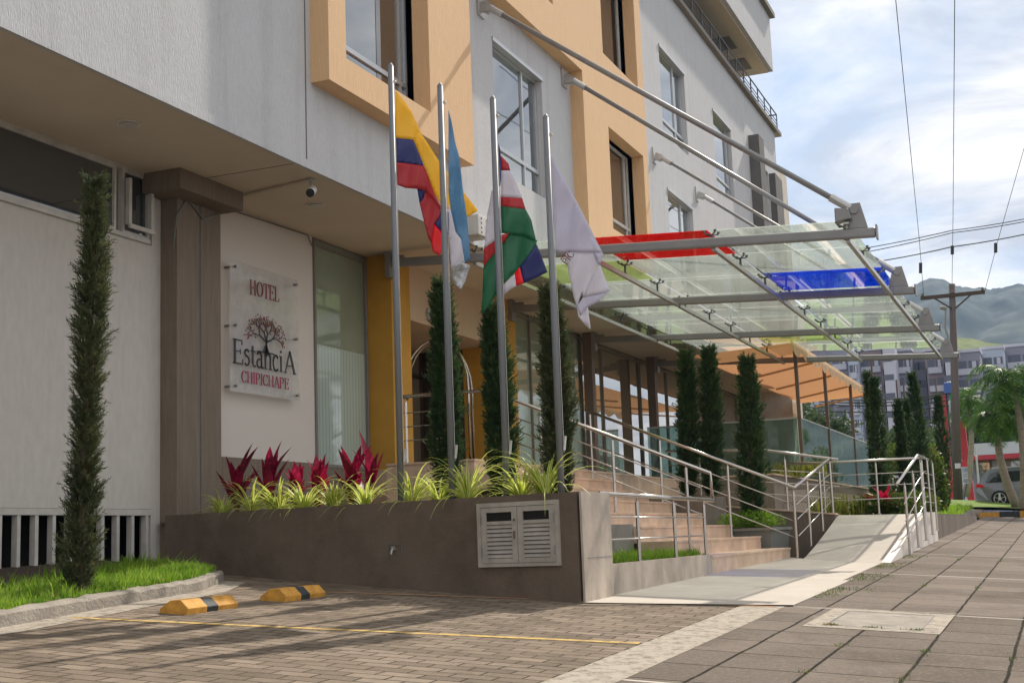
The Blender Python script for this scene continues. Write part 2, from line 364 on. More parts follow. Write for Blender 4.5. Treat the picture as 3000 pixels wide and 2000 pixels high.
def raw(name, V, Fa, mat, parent=None, uvs=None, midx=None, smooth=False):
    me = bpy.data.meshes.new(name); V = np.asarray(V, np.float32); Fa = np.asarray(Fa, np.int32); k = Fa.shape[1]
    me.vertices.add(len(V)); me.vertices.foreach_set('co', V.ravel())
    me.loops.add(Fa.size); me.loops.foreach_set('vertex_index', Fa.ravel())
    me.polygons.add(len(Fa)); me.polygons.foreach_set('loop_start', np.arange(0, Fa.size, k, dtype=np.int32))
    for q in (mat if isinstance(mat, list) else [mat]): me.materials.append(MATS[q])
    if midx is not None: me.polygons.foreach_set('material_index', np.asarray(midx, np.int32))
    if uvs is not None:
        ul = me.uv_layers.new(name='UVMap'); ul.data.foreach_set('uv', np.asarray(uvs, np.float32).ravel())
    me.update(calc_edges=True); me.validate()
    o = bpy.data.objects.new(name, me); COL.objects.link(o)
    if parent is not None: o.parent = parent
    return o
def frame_holes(mb, x0, x1, z0, z1, y, holes, yb, mi=0):
    """wall sheet facing -Y at y with rectangular holes, reveals back to yb, outer returns too"""
    xs = sorted({x0, x1, *[h[0] for h in holes], *[h[1] for h in holes]}); zs = sorted({z0, z1, *[h[2] for h in holes], *[h[3] for h in holes]})
    for i in range(len(xs) - 1):
        for j in range(len(zs) - 1):
            cx = (xs[i] + xs[i + 1]) / 2; cz = (zs[j] + zs[j + 1]) / 2
            if any(h[0] < cx < h[1] and h[2] < cz < h[3] for h in holes): continue
            mb.quad((xs[i], y, zs[j]), (xs[i + 1], y, zs[j]), (xs[i + 1], y, zs[j + 1]), (xs[i], y, zs[j + 1]), mi)
    for a, b, c, d in holes:
        mb.quad((a, y, c), (a, yb, c), (b, yb, c), (b, y, c), mi); mb.quad((a, y, d), (b, y, d), (b, yb, d), (a, yb, d), mi)
        mb.quad((a, y, c), (a, y, d), (a, yb, d), (a, yb, c), mi); mb.quad((b, y, c), (b, yb, c), (b, yb, d), (b, y, d), mi)
# ================================================================== GROUND
def sheet(name, xs, ys, mat, dz, zf=Gz):
    mb = MB(); nx, ny = len(xs), len(ys)
    vs = [(x, y, zf(x, y) + dz) for x in xs for y in ys]
    fs = [(i * ny + j, (i + 1) * ny + j, (i + 1) * ny + j + 1, i * ny + j + 1) for i in range(nx - 1) for j in range(ny - 1)]
    mb.add(vs, fs); return struct(build(mb, name, mat))
def zfar(x, y):
    z = Gz(x, y)
    return z
sheet('ground', [-4000, -300, -40, -10, 0, 14.47, 30, 50, 60, 66, 80, 200, 600, 4500], [-3000, -300, -60, -20, -6, -1.5, 0, 3, 5.24, 8, 12.5, 20, 60, 300, 3000], 'asphalt', -.35)
sheet('sidewalk', [-6, 4, 15.44, 26, 40, 57.0], [-1.5, 0, 1.5, 3.10], 'sidewalk_slabs', 0)
def poly_sheet(name, pts, mat, dz, zf=Gz, sub=0):
    bm = bmesh.new(); vs = [bm.verts.new((x, y, 0)) for x, y in pts]; bm.faces.new(vs)
    bmesh.ops.triangulate(bm, faces=bm.faces[:])
    if sub: bmesh.ops.subdivide_edges(bm, edges=bm.edges[:], cuts=sub, use_grid_fill=True)
    for v in bm.verts: v.co.z = zf(v.co.x, v.co.y) + dz
    bmesh.ops.recalc_face_normals(bm, faces=bm.faces[:])
    me = bpy.data.meshes.new(name); bm.to_mesh(me); bm.free(); me.materials.append(MATS[mat])
    o = bpy.data.objects.new(name, me); COL.objects.link(o); return struct(o)
poly_sheet('driveway', [(-6, 3.55), (15.36, 3.55), (14.47, 5.24), (15.58, 11.6), (14.0, 10.2), (11.8, 9.42), (9.3, 8.98), (-6, 8.3)], 'driveway_pavers', 0, sub=3)
poly_sheet('border_strip', [(-6, 3.08), (15.44, 3.08), (15.32, 3.55), (-6, 3.55)], 'border_white', .003, sub=2)
# light ramp-up path in front of the stairs
def zpath(x, y):
    # corners: (14.47,5.24)->0  (27,5.24)->.17  (24.4,3.05)->.10  (15.4,3.1)->-.12
    t_ = (x - 14.47) / 12.5; s_ = (5.24 - y) / 2.16
    return (1 - s_) * (.0 + .17 * t_) + s_ * (-.14 + .27 * t_)
poly_sheet('concrete_path', [(14.42, 5.24), (15.44, 3.0), (24.35, 3.0), (26.35, 4.85), (27.0, 5.24)], 'concrete_path', .012, zpath, sub=3)
mb = MB()
mb.poly([(15.44, 3.0, zpath(15.44, 3) + .012), (24.35, 3.0, zpath(24.35, 3) + .012), (24.35, 3.0, -.2), (15.44, 3.0, -.4)])
struct(build(mb, 'path_edge', 'kerb_concrete'))
def strip(name, a, b, w, mat, dz):
    a = np.array(a, float); b = np.array(b, float); d = (b - a) / np.linalg.norm(b - a); n = np.array([-d[1], d[0]]) * w / 2
    k = 12; mb = MB(); 
    P = [a + (b - a) * i / k for i in range(k + 1)]
    vs = []
    for p in P:
        for q in (p - n, p + n): vs.append((q[0], q[1], Gz(q[0], q[1]) + dz))
    mb.add(vs, [(2 * i, 2 * i + 1, 2 * i + 3, 2 * i + 2) for i in range(k)]); return struct(build(mb, name, mat))
strip('parking_line', (11.36, 3.58), (10.35, 9.0), .11, 'line_yellow', .004)
strip('parking_line', (15.28, 3.16), (13.84, 8.9), .07, 'line_tan', .006)
strip('expansion_joint', (15.46, 3.1), (15.62, 1.2), .06, 'border_white', .004)
# gutter of pale concrete along the kerb
KP = [(5.0, 8.60), (9.37, 8.97), (11.81, 9.40), (13.3, 9.62), (14.6, 10.2)]
def gutter(name, off, w, dz, mat):
    mb = MB(); vs = []
    for x, y in KP:
        for q in (off, off - w): vs.append((x, y + q, Gz(x, y + q) + dz))
    mb.add(vs, [(2 * i, 2 * i + 1, 2 * i + 3, 2 * i + 2) for i in range(len(KP) - 1)]); return struct(build(mb, name, mat))
gutter('gutter', 0, .34, .004, 'border_white')
# kerb on the left, with uneven broken edge
mb = MB(); n = 60; vs = []
KX = np.interp(np.linspace(0, 1, n), np.linspace(0, 1, len(KP)), [p[0] for p in KP]); KY = np.interp(np.linspace(0, 1, n), np.linspace(0, 1, len(KP)), [p[1] for p in KP])
for i in range(n):
    x, y = KX[i], KY[i]; g = Gz(x, y); j = RNG.normal(0, .006, 4)
    vs += [(x, y + j[0], g - .1), (x, y + .01 + j[1], g + .11 + j[2]), (x, y + .035, g + .135 + j[2]), (x, y + .19, g + .145 + j[3]), (x, y + .2, g - .1)]
mb.add(vs, [(5 * i + k, 5 * (i + 1) + k, 5 * (i + 1) + k + 1, 5 * i + k + 1) for i in range(n - 1) for k in range(4)])
struct(build(mb, 'kerb', 'kerb_concrete'))
# soil bed behind that kerb
def zbed(x, y): return Gz(x, 9.2) + .10 + .10 * (y - 9.2)
mb = MB(); vs = []
for i in range(n):
    x, y = KX[i], KY[i]
    vs += [(x, y + .18, Gz(x, y) + .12), (x, 10.6, zbed(x, 10.6) - .02), (x, 12.2, zbed(x, 12.2))]
mb.add(vs, [(3 * i + k, 3 * (i + 1) + k, 3 * (i + 1) + k + 1, 3 * i + k + 1) for i in range(n - 1) for k in range(2)])
struct(build(mb, 'soil_bed', 'soil'))
# ---- grass generator
def grass(name, pts_fn, n, h, w, mat, label, lean=.35):
    P = np.array([pts_fn() for _ in range(n)]); H = h * RNG.uniform(.35, 1.2, n) * (1 + .35 * np.sin(P[:, 0] * 5.1 + P[:, 1] * 3.3) * np.sin(P[:, 0] * 1.7 - P[:, 1] * 6.1)) * np.where(RNG.random(n) < .03, 1.7, 1); A = RNG.uniform(0, 2 * PI, n)
    L = RNG.normal(0, lean, (n, 2)) * H[:, None]
    d = np.stack([np.cos(A), np.sin(A)], 1) * w / 2
    V = np.zeros((n, 5, 3)); V[:, 0, :2] = P[:, :2] - d; V[:, 1, :2] = P[:, :2] + d
    V[:, 0, 2] = V[:, 1, 2] = P[:, 2]
    mid = P[:, :2] + L * .35
    V[:, 2, :2] = mid + d * .8; V[:, 3, :2] = mid - d * .8; V[:, 2, 2] = V[:, 3, 2] = P[:, 2] + H * .6
    V[:, 4, :2] = P[:, :2] + L; V[:, 4, 2] = P[:, 2] + H
    b = np.arange(n)[:, None] * 5
    T = np.concatenate([b + [0, 1, 2], b + [0, 2, 3], b + [3, 2, 4]])
    o = raw(name, V.reshape(-1, 3), T, mat); return tag(o, label, 'grass', kind='stuff')
def p_left():
    while True:
        i = random.randint(0, n - 2); x = KX[i] + random.random() * .2; y = KY[i] + .2 + random.random() ** 1.2 * 1.35
        if x > 14.6: continue
        dens = 1 if y < KY[i] + 1.0 else .5
        if random.random() < dens: return (x, y, zbed(x, y) - .02)
grass('grass', p_left, 15000, .13, .012, 'grass_leaf', 'bright green lawn strip behind the kerb at the foot of the grille')
# ---- weeds along joints and path edge
def p_weed():
    r = random.random()
    if r < .62:
        while True:
            x = random.uniform(16.5, 27); y = 3.04 - abs(random.gauss(0, .22))
            if math.sin(x * 2.1 + y * 3) > -.2 and y > 2.4: break
    elif r < .78:
        x = 13.74 + random.gauss(0, .03); y = random.choice([2.3, 1.92, 1.50]) + random.gauss(0, .05)
    else:
        x = random.choice([9.3, 10.4, 12.1, 19.5, 26.0]) + random.gauss(0, .12); y = random.choice([1.24, 1.945, .535]) + random.gauss(0, .025)
    return (x, y, Gz(x, y) - .005)
grass('weeds', p_weed, 1500, .028, .012, 'shrub_leaf', 'low weeds sprouting from the pavement joints and cover edges')
# ================================================================== HOTEL
HL = (15.58, 12.15, 0)
hotel = thing('hotel_building', 'large grey stucco hotel with orange framed windows, deep soffit and penthouse overhang', 'building', HL)
Y0 = 9.85; ZS = 6.38; ZR = 17.1
w1 = (16.88, 19.8, 8.1, 12.6); w2 = (23.4, 26.12, 8.03, 10.72); w3 = (36.0, 38.8, 12.3, 14.93); w4 = (42.4, 45.0, 12.2, 14.85)
w5 = (36.1, 38.9, 8.0, 10.6); w6 = (42.5, 45.1, 7.95, 10.6); w7 = (49.7, 51.5, 7.0, 14.9)
o0 = (22.8, 26.2, 12.45, 15.2); o1 = (29.65, 32.55, 12.5, 15.3); o2 = (29.8, 32.7, 8.1, 10.67)
mb = MB(); frame_holes(mb, -12, 53.4, ZS, ZR, Y0, [w1, w2, w3, w4, w5, w6, w7, o0, o1, o2], 10.12)
mb.quad((53.4, Y0, ZS), (53.4, 24, ZS), (53.4, 24, ZR), (53.4, Y0, ZR)); mb.quad((-12, Y0, ZS), (-12, Y0, ZR), (-12, 24, ZR), (-12, 24, ZS))
mb.quad((-12, 24, ZS), (-12, 24, ZR), (53.4, 24, ZR), (53.4, 24, ZS))
build(mb, 'front_wall', 'stucco_white', hotel)
mb = MB(); mb.box((16.195, Y0 - .004, ZS), (16.225, Y0 - .001, ZR)); build(mb, 'joint_groove', 'fin_grey', hotel)
# soffit
mb = MB(); mb.box((-12, Y0 + .002, ZS - .10), (53.4, 24, ZS - .002)); build(mb, 'soffit', 'soffit_paint', hotel)
mb = MB(); mb.box((-12, Y0 - .01, ZS - .13), (53.4, Y0 + .05, ZS - .003)); build(mb, 'drip_edge', 'stucco_white', hotel)
for x, y in ((13.38, 10.8), (18.16, 10.88), (23.2, 10.7)):
    mb = MB(); mb.disc((x, y, ZS - .108), .16, (0, 0, 1), .02, 28); d = build(mb, 'downlight', 'sign_wall', hotel)
    mb = MB(); mb.disc((x, y, ZS - .128), .12, (0, 0, 1), .012, 28); build(mb, 'diffuser', 'frame_white', d)
mb = MB(); mb.tube([(17.05, 11.5, ZS - .13), (16.8, 10.15, ZS - .13)], .025); mb.tube([(17.05, 11.5, ZS - .13), (17.05, 11.56, ZS - .13)], .045); build(mb, 'conduit', 'soffit_paint', hotel)
mb = MB(); mb.box((16.0, Y0 + .1, ZS - .104), (16.02, 11.6, ZS - .1)); build(mb, 'soffit_joint', 'column_grey', hotel)
# orange frames
def surround(x0, x1, z0, z1, holes, extra=None):
    mb = MB(); frame_holes(mb, x0, x1, z0, z1, 9.53, holes, 10.02)
    mb.quad((x0, 9.53, z0), (x0, 9.53, z1), (x0, Y0, z1), (x0, Y0, z0)); mb.quad((x1, 9.53, z0), (x1, Y0, z0), (x1, Y0, z1), (x1, 9.53, z1))
    mb.quad((x0, 9.53, z0), (x0, Y0, z0), (x1, Y0, z0), (x1, 9.53, z0)); mb.quad((x0, 9.53, z1), (x1, 9.53, z1), (x1, Y0, z1), (x0, Y0, z1))
    return build(mb, 'window_surround', 'stucco_orange', hotel)
surround(16.36, 21.59, 7.6, 13.2, [w1])
# stepped surround: upper wide part and lower part
mb = MB(); XA, XB, XC = 21.8, 28.0, 33.1
frame_holes(mb, XA, XC, 11.52, 16.2, 9.53, [o0, o1], 10.02); frame_holes(mb, XB, XC, 7.6, 11.52, 9.53, [o2], 10.02)
mb.quad((XA, 9.53, 11.52), (XA, Y0, 11.52), (XB, Y0, 11.52), (XB, 9.53, 11.52)); mb.quad((XB, 9.53, 7.6), (XB, 9.53, 11.52), (XB, Y0, 11.52), (XB, Y0, 7.6))
mb.quad((XC, 9.53, 7.6), (XC, Y0, 7.6), (XC, Y0, 16.2), (XC, 9.53, 16.2)); mb.quad((XB, 9.53, 7.6), (XB, Y0, 7.6), (XC, Y0, 7.6), (XC, 9.53, 7.6))
mb.quad((XA, 9.53, 16.2), (XC, 9.53, 16.2), (XC, Y0, 16.2), (XA, Y0, 16.2)); mb.quad((XA, 9.53, 11.52), (XA, 9.53, 16.2), (XA, Y0, 16.2), (XA, Y0, 11.52))
build(mb, 'window_surround', 'stucco_orange', hotel)
# windows
def window(rc, mull, trans, pane='pane_dark', yw=10.0, curtain=None, fmat='aluminium', fw=.06):
    x0, x1, z0, z1 = rc; mb = MB()
    mb.box((x0, yw - .03, z0), (x0 + fw, yw + .05, z1)); mb.box((x1 - fw, yw - .03, z0), (x1, yw + .05, z1))
    mb.box((x0 + fw, yw - .028, z0), (x1 - fw, yw + .05, z0 + fw)); mb.box((x0 + fw, yw - .028, z1 - fw), (x1 - fw, yw + .05, z1))
    for xm in mull: mb.box((xm - fw * .6, yw - .026, z0 + fw), (xm + fw * .6, yw + .05, z1 - fw))
    for zm in trans: mb.box((x0 + fw, yw - .032, zm - fw * .7), (x1 - fw, yw + .05, zm + fw * .7))
    f = build(mb, 'window', fmat, hotel)
    mb = MB(); mb.box((x0 + fw / 2, yw + .01, z0 + fw / 2), (x1 - fw / 2, yw + .03, z1 - fw / 2)); build(mb, 'pane', pane, f)
    if curtain:
        mb = MB(); mb.box((curtain[0], yw + .004, z0 + fw), (curtain[1], yw + .008, z1 - fw)); build(mb, 'curtain', 'pane_curtain', f)
    return f
window(w1, [19.55], [8.62], curtain=(18.75, 19.5)); window(w2, [25.25], [8.62])
window(w3, [37.85], [12.83]); window(w4, [44.75], [12.7]); window(w5, [37.9], [8.5]); window(w6, [44.5], [8.5])
window(w7, [50.6], [9.5, 12.2]); window(o0, [25.3], [13.0]); window(o1, [29.95], [13.0], pane='pane_curtain', fmat='frame_white')
window(o2, [32.4], [8.68], pane='pane_curtain', fmat='frame_white')
for rc in (w2, w3, w4, w5):
    mb = MB(); mb.box((rc[0] - .02, Y0 - .03, rc[3] - .01), (rc[1] + .05, Y0 + .1, rc[3] + .07)); build(mb, 'window_head', 'aluminium', hotel)
# fins and end block
mb = MB(); mb.box((48.0, 9.45, ZS), (48.9, Y0 - .002, 15.5)); build(mb, 'fin', 'fin_grey', hotel)
mb = MB(); mb.box((51.6, 9.6, ZS), (53.0, Y0 - .002, 14.9)); build(mb, 'fin', 'fin_grey', hotel)
mb = MB(); mb.box((49.0, Y0 - .012, ZS), (53.38, Y0 - .004, 15.2)) if False else mb.box((53.402, Y0 + .02, 2.5), (55.6, 18, 15.7)); build(mb, 'end_block', 'beige_block', hotel)
# roof slab, terrace railing, penthouse
mb = MB(); mb.box((-12, 9.68, ZR), (54.1, 24.1, ZR + .16)); build(mb, 'roof_slab', 'column_grey', hotel)
rl = MB()
for i in range(0, 34):
    x = 54.0 - i * 1.25; rl.box((x - .02, 9.80, ZR + .16), (x + .02, 9.84, ZR + .95))
for z in (.35, .5, .65, .95): rl.tube([(12, 9.82, ZR + z), (54.0, 9.82, ZR + z)], .018 if z < .9 else .03, 6)
rl.tube([(54.0, 9.82, ZR + .95), (54.0, 16, ZR + .95)], .03, 6)
build(rl, 'terrace_railing', 'alu_dark', hotel)
mb = MB(); mb.box((18, 9.34, 19.0), (51.3, 22, 21.3)); ph = build(mb, 'penthouse', 'stucco_white', hotel)
mb = MB(); mb.box((18.05, 9.5, 18.93), (51.15, 22, 18.998)); build(mb, 'penthouse_soffit', 'soffit_paint', ph)
mb = MB(); mb.box((17.8, 9.15, 21.3), (51.5, 22.2, 21.5)); build(mb, 'penthouse_roof', 'column_grey', ph)
for x in (46.5, 49.0):
    mb = MB(); mb.box((x, 10.0, 18.90), (x + 1.3, 11.3, 18.928)); build(mb, 'soffit_panel', 'column_grey', ph)
mb = MB(); mb.box((20, 13.0, ZR + .16), (49.5, 22, 18.93)); build(mb, 'penthouse_wall', 'stucco_white', ph)
# ---- ground storey, left: white wall over a grille, strip window above
YW = 12.15
mb = MB(); mb.box((-12, YW, 1.37), (15.60, YW + .2, 5.24)); mb.box((15.60, YW, .3), (17.2, YW + .2, ZS - .1)); build(mb, 'side_wall', 'wall_white', hotel)
mb = MB(); mb.box((-12, YW - .05, 5.24), (15.5, YW + .15, 5.30)); mb.box((-12, YW - .04, ZS - .13), (15.6, YW + .15, ZS - .1)); build(mb, 'window_band_trim', 'frame_white', hotel)
def strip_window(x0, x1, tilt=0):
    fw = .045; z0, z1 = 5.30, ZS - .13; mb = MB(); y = YW
    mb.box((x0, y - .03, z0), (x0 + fw, y + .06, z1)); mb.box((x1 - fw, y - .03, z0), (x1, y + .06, z1)); mb.box((x0 + fw, y - .028, z0), (x1 - fw, y + .06, z0 + fw)); mb.box((x0 + fw, y - .028, z1 - fw), (x1 - fw, y + .06, z1))
    f = build(mb, 'strip_window', 'frame_white', hotel); mb = MB(); mb.box((x0 + .02, y + .01, z0 + .02), (x1 - .02, y + .03, z1 - .02)); build(mb, 'pane', 'pane_dark', f); return f
strip_window(8.9, 14.76); strip_window(3.0, 8.84); sw = strip_window(14.9, 15.5)
mb = MB()
for z in (5.36,): mb.box((14.92, YW - .16, z), (15.48, YW - .12, z + .06))
mb.box((14.92, YW - .13, 5.42), (14.98, YW - .06, 6.1)); mb.box((15.42, YW - .13, 5.42), (15.48, YW - .06, 6.1)); build(mb, 'open_sash', 'frame_white', hotel)
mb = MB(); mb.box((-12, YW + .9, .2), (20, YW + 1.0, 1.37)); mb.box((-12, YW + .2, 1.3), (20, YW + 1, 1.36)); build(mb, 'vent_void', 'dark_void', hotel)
mb = MB(); mb.box((-12, YW - .06, .2), (15.6, YW + .2, Gz(13, 12.15) + .06)); build(mb, 'plinth', 'wall_white', hotel)
for i in range(30):
    x = 15.52 - .315 * i
    mb = MB(); mb.box((x - .03, YW, Gz(13, 12.15) + .06), (x + .03, YW + .09, 1.28)); build(mb, 'grille_bar', 'frame_white', hotel)
mb = MB(); mb.box((-12, YW - .01, 1.28), (15.6, YW + .16, 1.365)); build(mb, 'grille_rail', 'frame_white', hotel)
# ---- column with wide cap
mb = MB(); mb.box((15.8, 11.85, .3), (16.9, YW - .006, 6.0)); build(mb, 'column', 'stucco_brown', hotel)
mb = MB(); mb.box((16.36, 11.842, 1.2), (16.385, 11.849, 6.0)); build(mb, 'column_groove', 'fin_grey', hotel)
mb = MB(); mb.box((15.36, 11.47, 5.98), (16.97, YW - .008, ZS - .101)); build(mb, 'column_cap', 'stucco_brown', hotel)
mb = MB(); mb.tube([(15.78, 11.9, 5.2), (15.78, 11.84, 5.7), (16.0, 11.83, 5.98)], .012, 5); mb.tube([(16.1, 11.83, 5.98), (16.4, 11.82, 5.78), (16.8, 11.83, 5.93), (17.3, 12.1, 6.2), (19.9, 12.09, 6.26), (20.05, 12.1, 6.1)], .014, 5); build(mb, 'cable', 'pot_grey', hotel)
# ---- sign wall
mb = MB(); mb.box((17.2, YW, 2.2), (20.15, YW + .2, ZS - .101)); build(mb, 'sign_wall', 'sign_wall', hotel)
mb = MB(); mb.box((16.9, YW - .02, .5), (22.1, YW + .2, 2.195)); build(mb, 'wall_base', 'stucco_brown', hotel)
# ---- glazed bay
def glazed(x0, x1, y, z0=2.2, z1=ZS - .12, divs=(), mat='pane_frosted', fm='column_grey'):
    mb = MB(); mb.box((x0, y + .02, z0), (x1, y + .05, z1)); g = build(mb, 'glass_wall', mat, hotel)
    mb = MB(); mb.box((x0, y - .02, z1), (x1, y + .1, z1 + .02)); mb.box((x0, y - .03, z0 - .06), (x1, y + .1, z0))
    mb.box((x0, y - .015, z1 - .12), (x1, y + .015, z1 - .06))
    for d in (x0 + .03, *divs, x1 - .03): mb.box((d - .03, y - .033, z0 - .01), (d + .03, y + .08, z1 + .01))
    build(mb, 'glazing_frame', fm, g); return g
glazed(20.15, 22.1, YW)
mb = MB(); mb.box((22.12, 11.6, 2.1), (22.9, 12.6, ZS - .101)); build(mb, 'entrance_pillar', 'column_ochre', hotel)
mb = MB(); mb.box((27.5, 11.6, 2.1), (28.35, 12.6, ZS - .101)); build(mb, 'entrance_pillar', 'column_ochre', hotel)
mb = MB(); mb.box((22.9, 11.75, 5.15), (27.5, 14.5, ZS - .101)); build(mb, 'entrance_lintel', 'entrance_beige', hotel)
mb = MB(); mb.disc((24.0, 11.72, 5.38), .12, (0, 1, 0), .05, 20); build(mb, 'wall_lamp', 'steel_light', hotel)
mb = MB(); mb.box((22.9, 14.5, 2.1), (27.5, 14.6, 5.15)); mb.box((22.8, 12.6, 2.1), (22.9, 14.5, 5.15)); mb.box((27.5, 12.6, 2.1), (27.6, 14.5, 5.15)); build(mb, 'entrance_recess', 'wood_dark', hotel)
d = MB()
for x in (23.0, 24.4, 25.9, 27.35): d.box((x - .05, 13.6, 2.15), (x + .05, 13.7, 5.1))
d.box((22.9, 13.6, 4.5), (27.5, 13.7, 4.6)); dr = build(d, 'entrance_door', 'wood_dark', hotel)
mb = MB(); mb.box((23.05, 13.64, 2.2), (27.3, 13.66, 5.05)); build(mb, 'pane', 'pane_lower', dr)
glazed(28.35, 34.0, 12.0, divs=(30.2,))
mb = MB(); mb.box((33.75, 11.6, 2.1), (34.0, 11.85, ZS - .101)); build(mb, 'steel_column', 'brown_post', hotel)
mb = MB(); mb.box((39.75, 11.6, 2.1), (40.0, 11.85, ZS - .101)); build(mb, 'steel_column', 'brown_post', hotel)
glazed(34.0, 39.9, YW, divs=(36.2,), mat='pane_lower', fm='column_grey'); glazed(39.9, 53.4, YW, divs=(43, 46, 49), mat='pane_lower', fm='column_grey')
# wall-hung junction box and door sensor near the entrance
jb = thing('electric_meter_box', 'pale perforated metal box hung on the grey wall beside the second flagpole', 'utility box', (21.95, 9.6, 6.2))
a = gy(1372, 630, 9.7); c = gy(1408, 705, 9.7)
mb = MB(); mb.box((a[0], 9.5, c[2]), (c[0], 9.84, a[2])); build(mb, 'housing', 'frame_white', jb, bevel=.01)
mb = MB()
for k in range(4):
    for q in range(2): mb.disc((a[0] + (c[0] - a[0]) * (.25 + .5 * q), 9.495, c[2] + (a[2] - c[2]) * (.15 + .23 * k + .05 * q)), .02, (0, 1, 0), .01, 8)
build(mb, 'vent_hole', 'alu_dark', jb)
# ---- CCTV camera
cp = gy(910, 520, 10.15)
cc = thing('security_camera', 'white bullet security camera hanging under the soffit edge', 'camera', (cp[0], cp[1], ZS - .1))
mb = MB(); mb.disc((cp[0], cp[1], ZS - .125), .07, (0, 0, 1), .04, 16); mb.tube([(cp[0], cp[1], ZS - .13), (cp[0] - .02, cp[1] - .02, ZS - .20), (cp[0] + .02, cp[1], ZS - .26)], .02, 8); build(mb, 'bracket', 'steel_light', cc)
mb = MB(); c0 = Vector((cp[0] + .05, cp[1] + .0, ZS - .27)); dd = Vector((-.85, -.35, -.42)).normalized(); mb.tube([c0 + dd * -.02, c0 + dd * .25], .068, 12); build(mb, 'body', 'white_plastic', cc, bevel=.01)
mb = MB(); mb.tube([c0 + dd * .245, c0 + dd * .27], .066, 12); mb.tube([c0 + dd * .26, c0 + dd * .285], .035, 12); build(mb, 'lens', 'black_plastic', cc)
# ================================================================== HOTEL SIGN
sa = gy(671, 758, 11.98); sb = gy(878, 1175, 11.98)
SX0, SX1, SZ0, SZ1 = sa[0], sb[0], sb[2], sa[2]
sign = thing('hotel_sign', 'clear acrylic hotel sign with a tree emblem and dark lettering on steel standoffs', 'sign', ((SX0 + SX1) / 2, 11.98, SZ0))
YS = 11.98
g = 12
mb = MB(); bend = lambda u, w: -.014 * math.sin(u * 2.6 + w * 2.2) - .008 * math.cos(w * 7 + u)
vs = []
for i in range(g + 1):
    for j in range(2 * g + 1):
        u, w = i / g, j / (2 * g); x = SX0 + (SX1 - SX0) * u; z = SZ0 + (SZ1 - SZ0) * w; vs.append((x, YS + bend(u, w), z))
N1 = len(vs); vs += [(x, y + .008, z) for x, y, z in vs]
H2 = 2 * g + 1; fs = []
for i in range(g):
    for j in range(2 * g):
        q = (i * H2 + j, (i + 1) * H2 + j, (i + 1) * H2 + j + 1, i * H2 + j + 1); fs.append(q); fs.append(tuple(N1 + k for k in q[::-1]))
mb.add(vs, fs); build(mb, 'acrylic_panel', 'acrylic', sign, smooth=True)
for u in (.06, .94):
    for w in (.04, .5, .95):
        x = SX0 + (SX1 - SX0) * u; z = SZ0 + (SZ1 - SZ0) * w; mb = MB(); mb.tube([(x, YS - .06, z), (x, YW, z)], .022, 10); build(mb, 'standoff', 'steel_grey', sign)
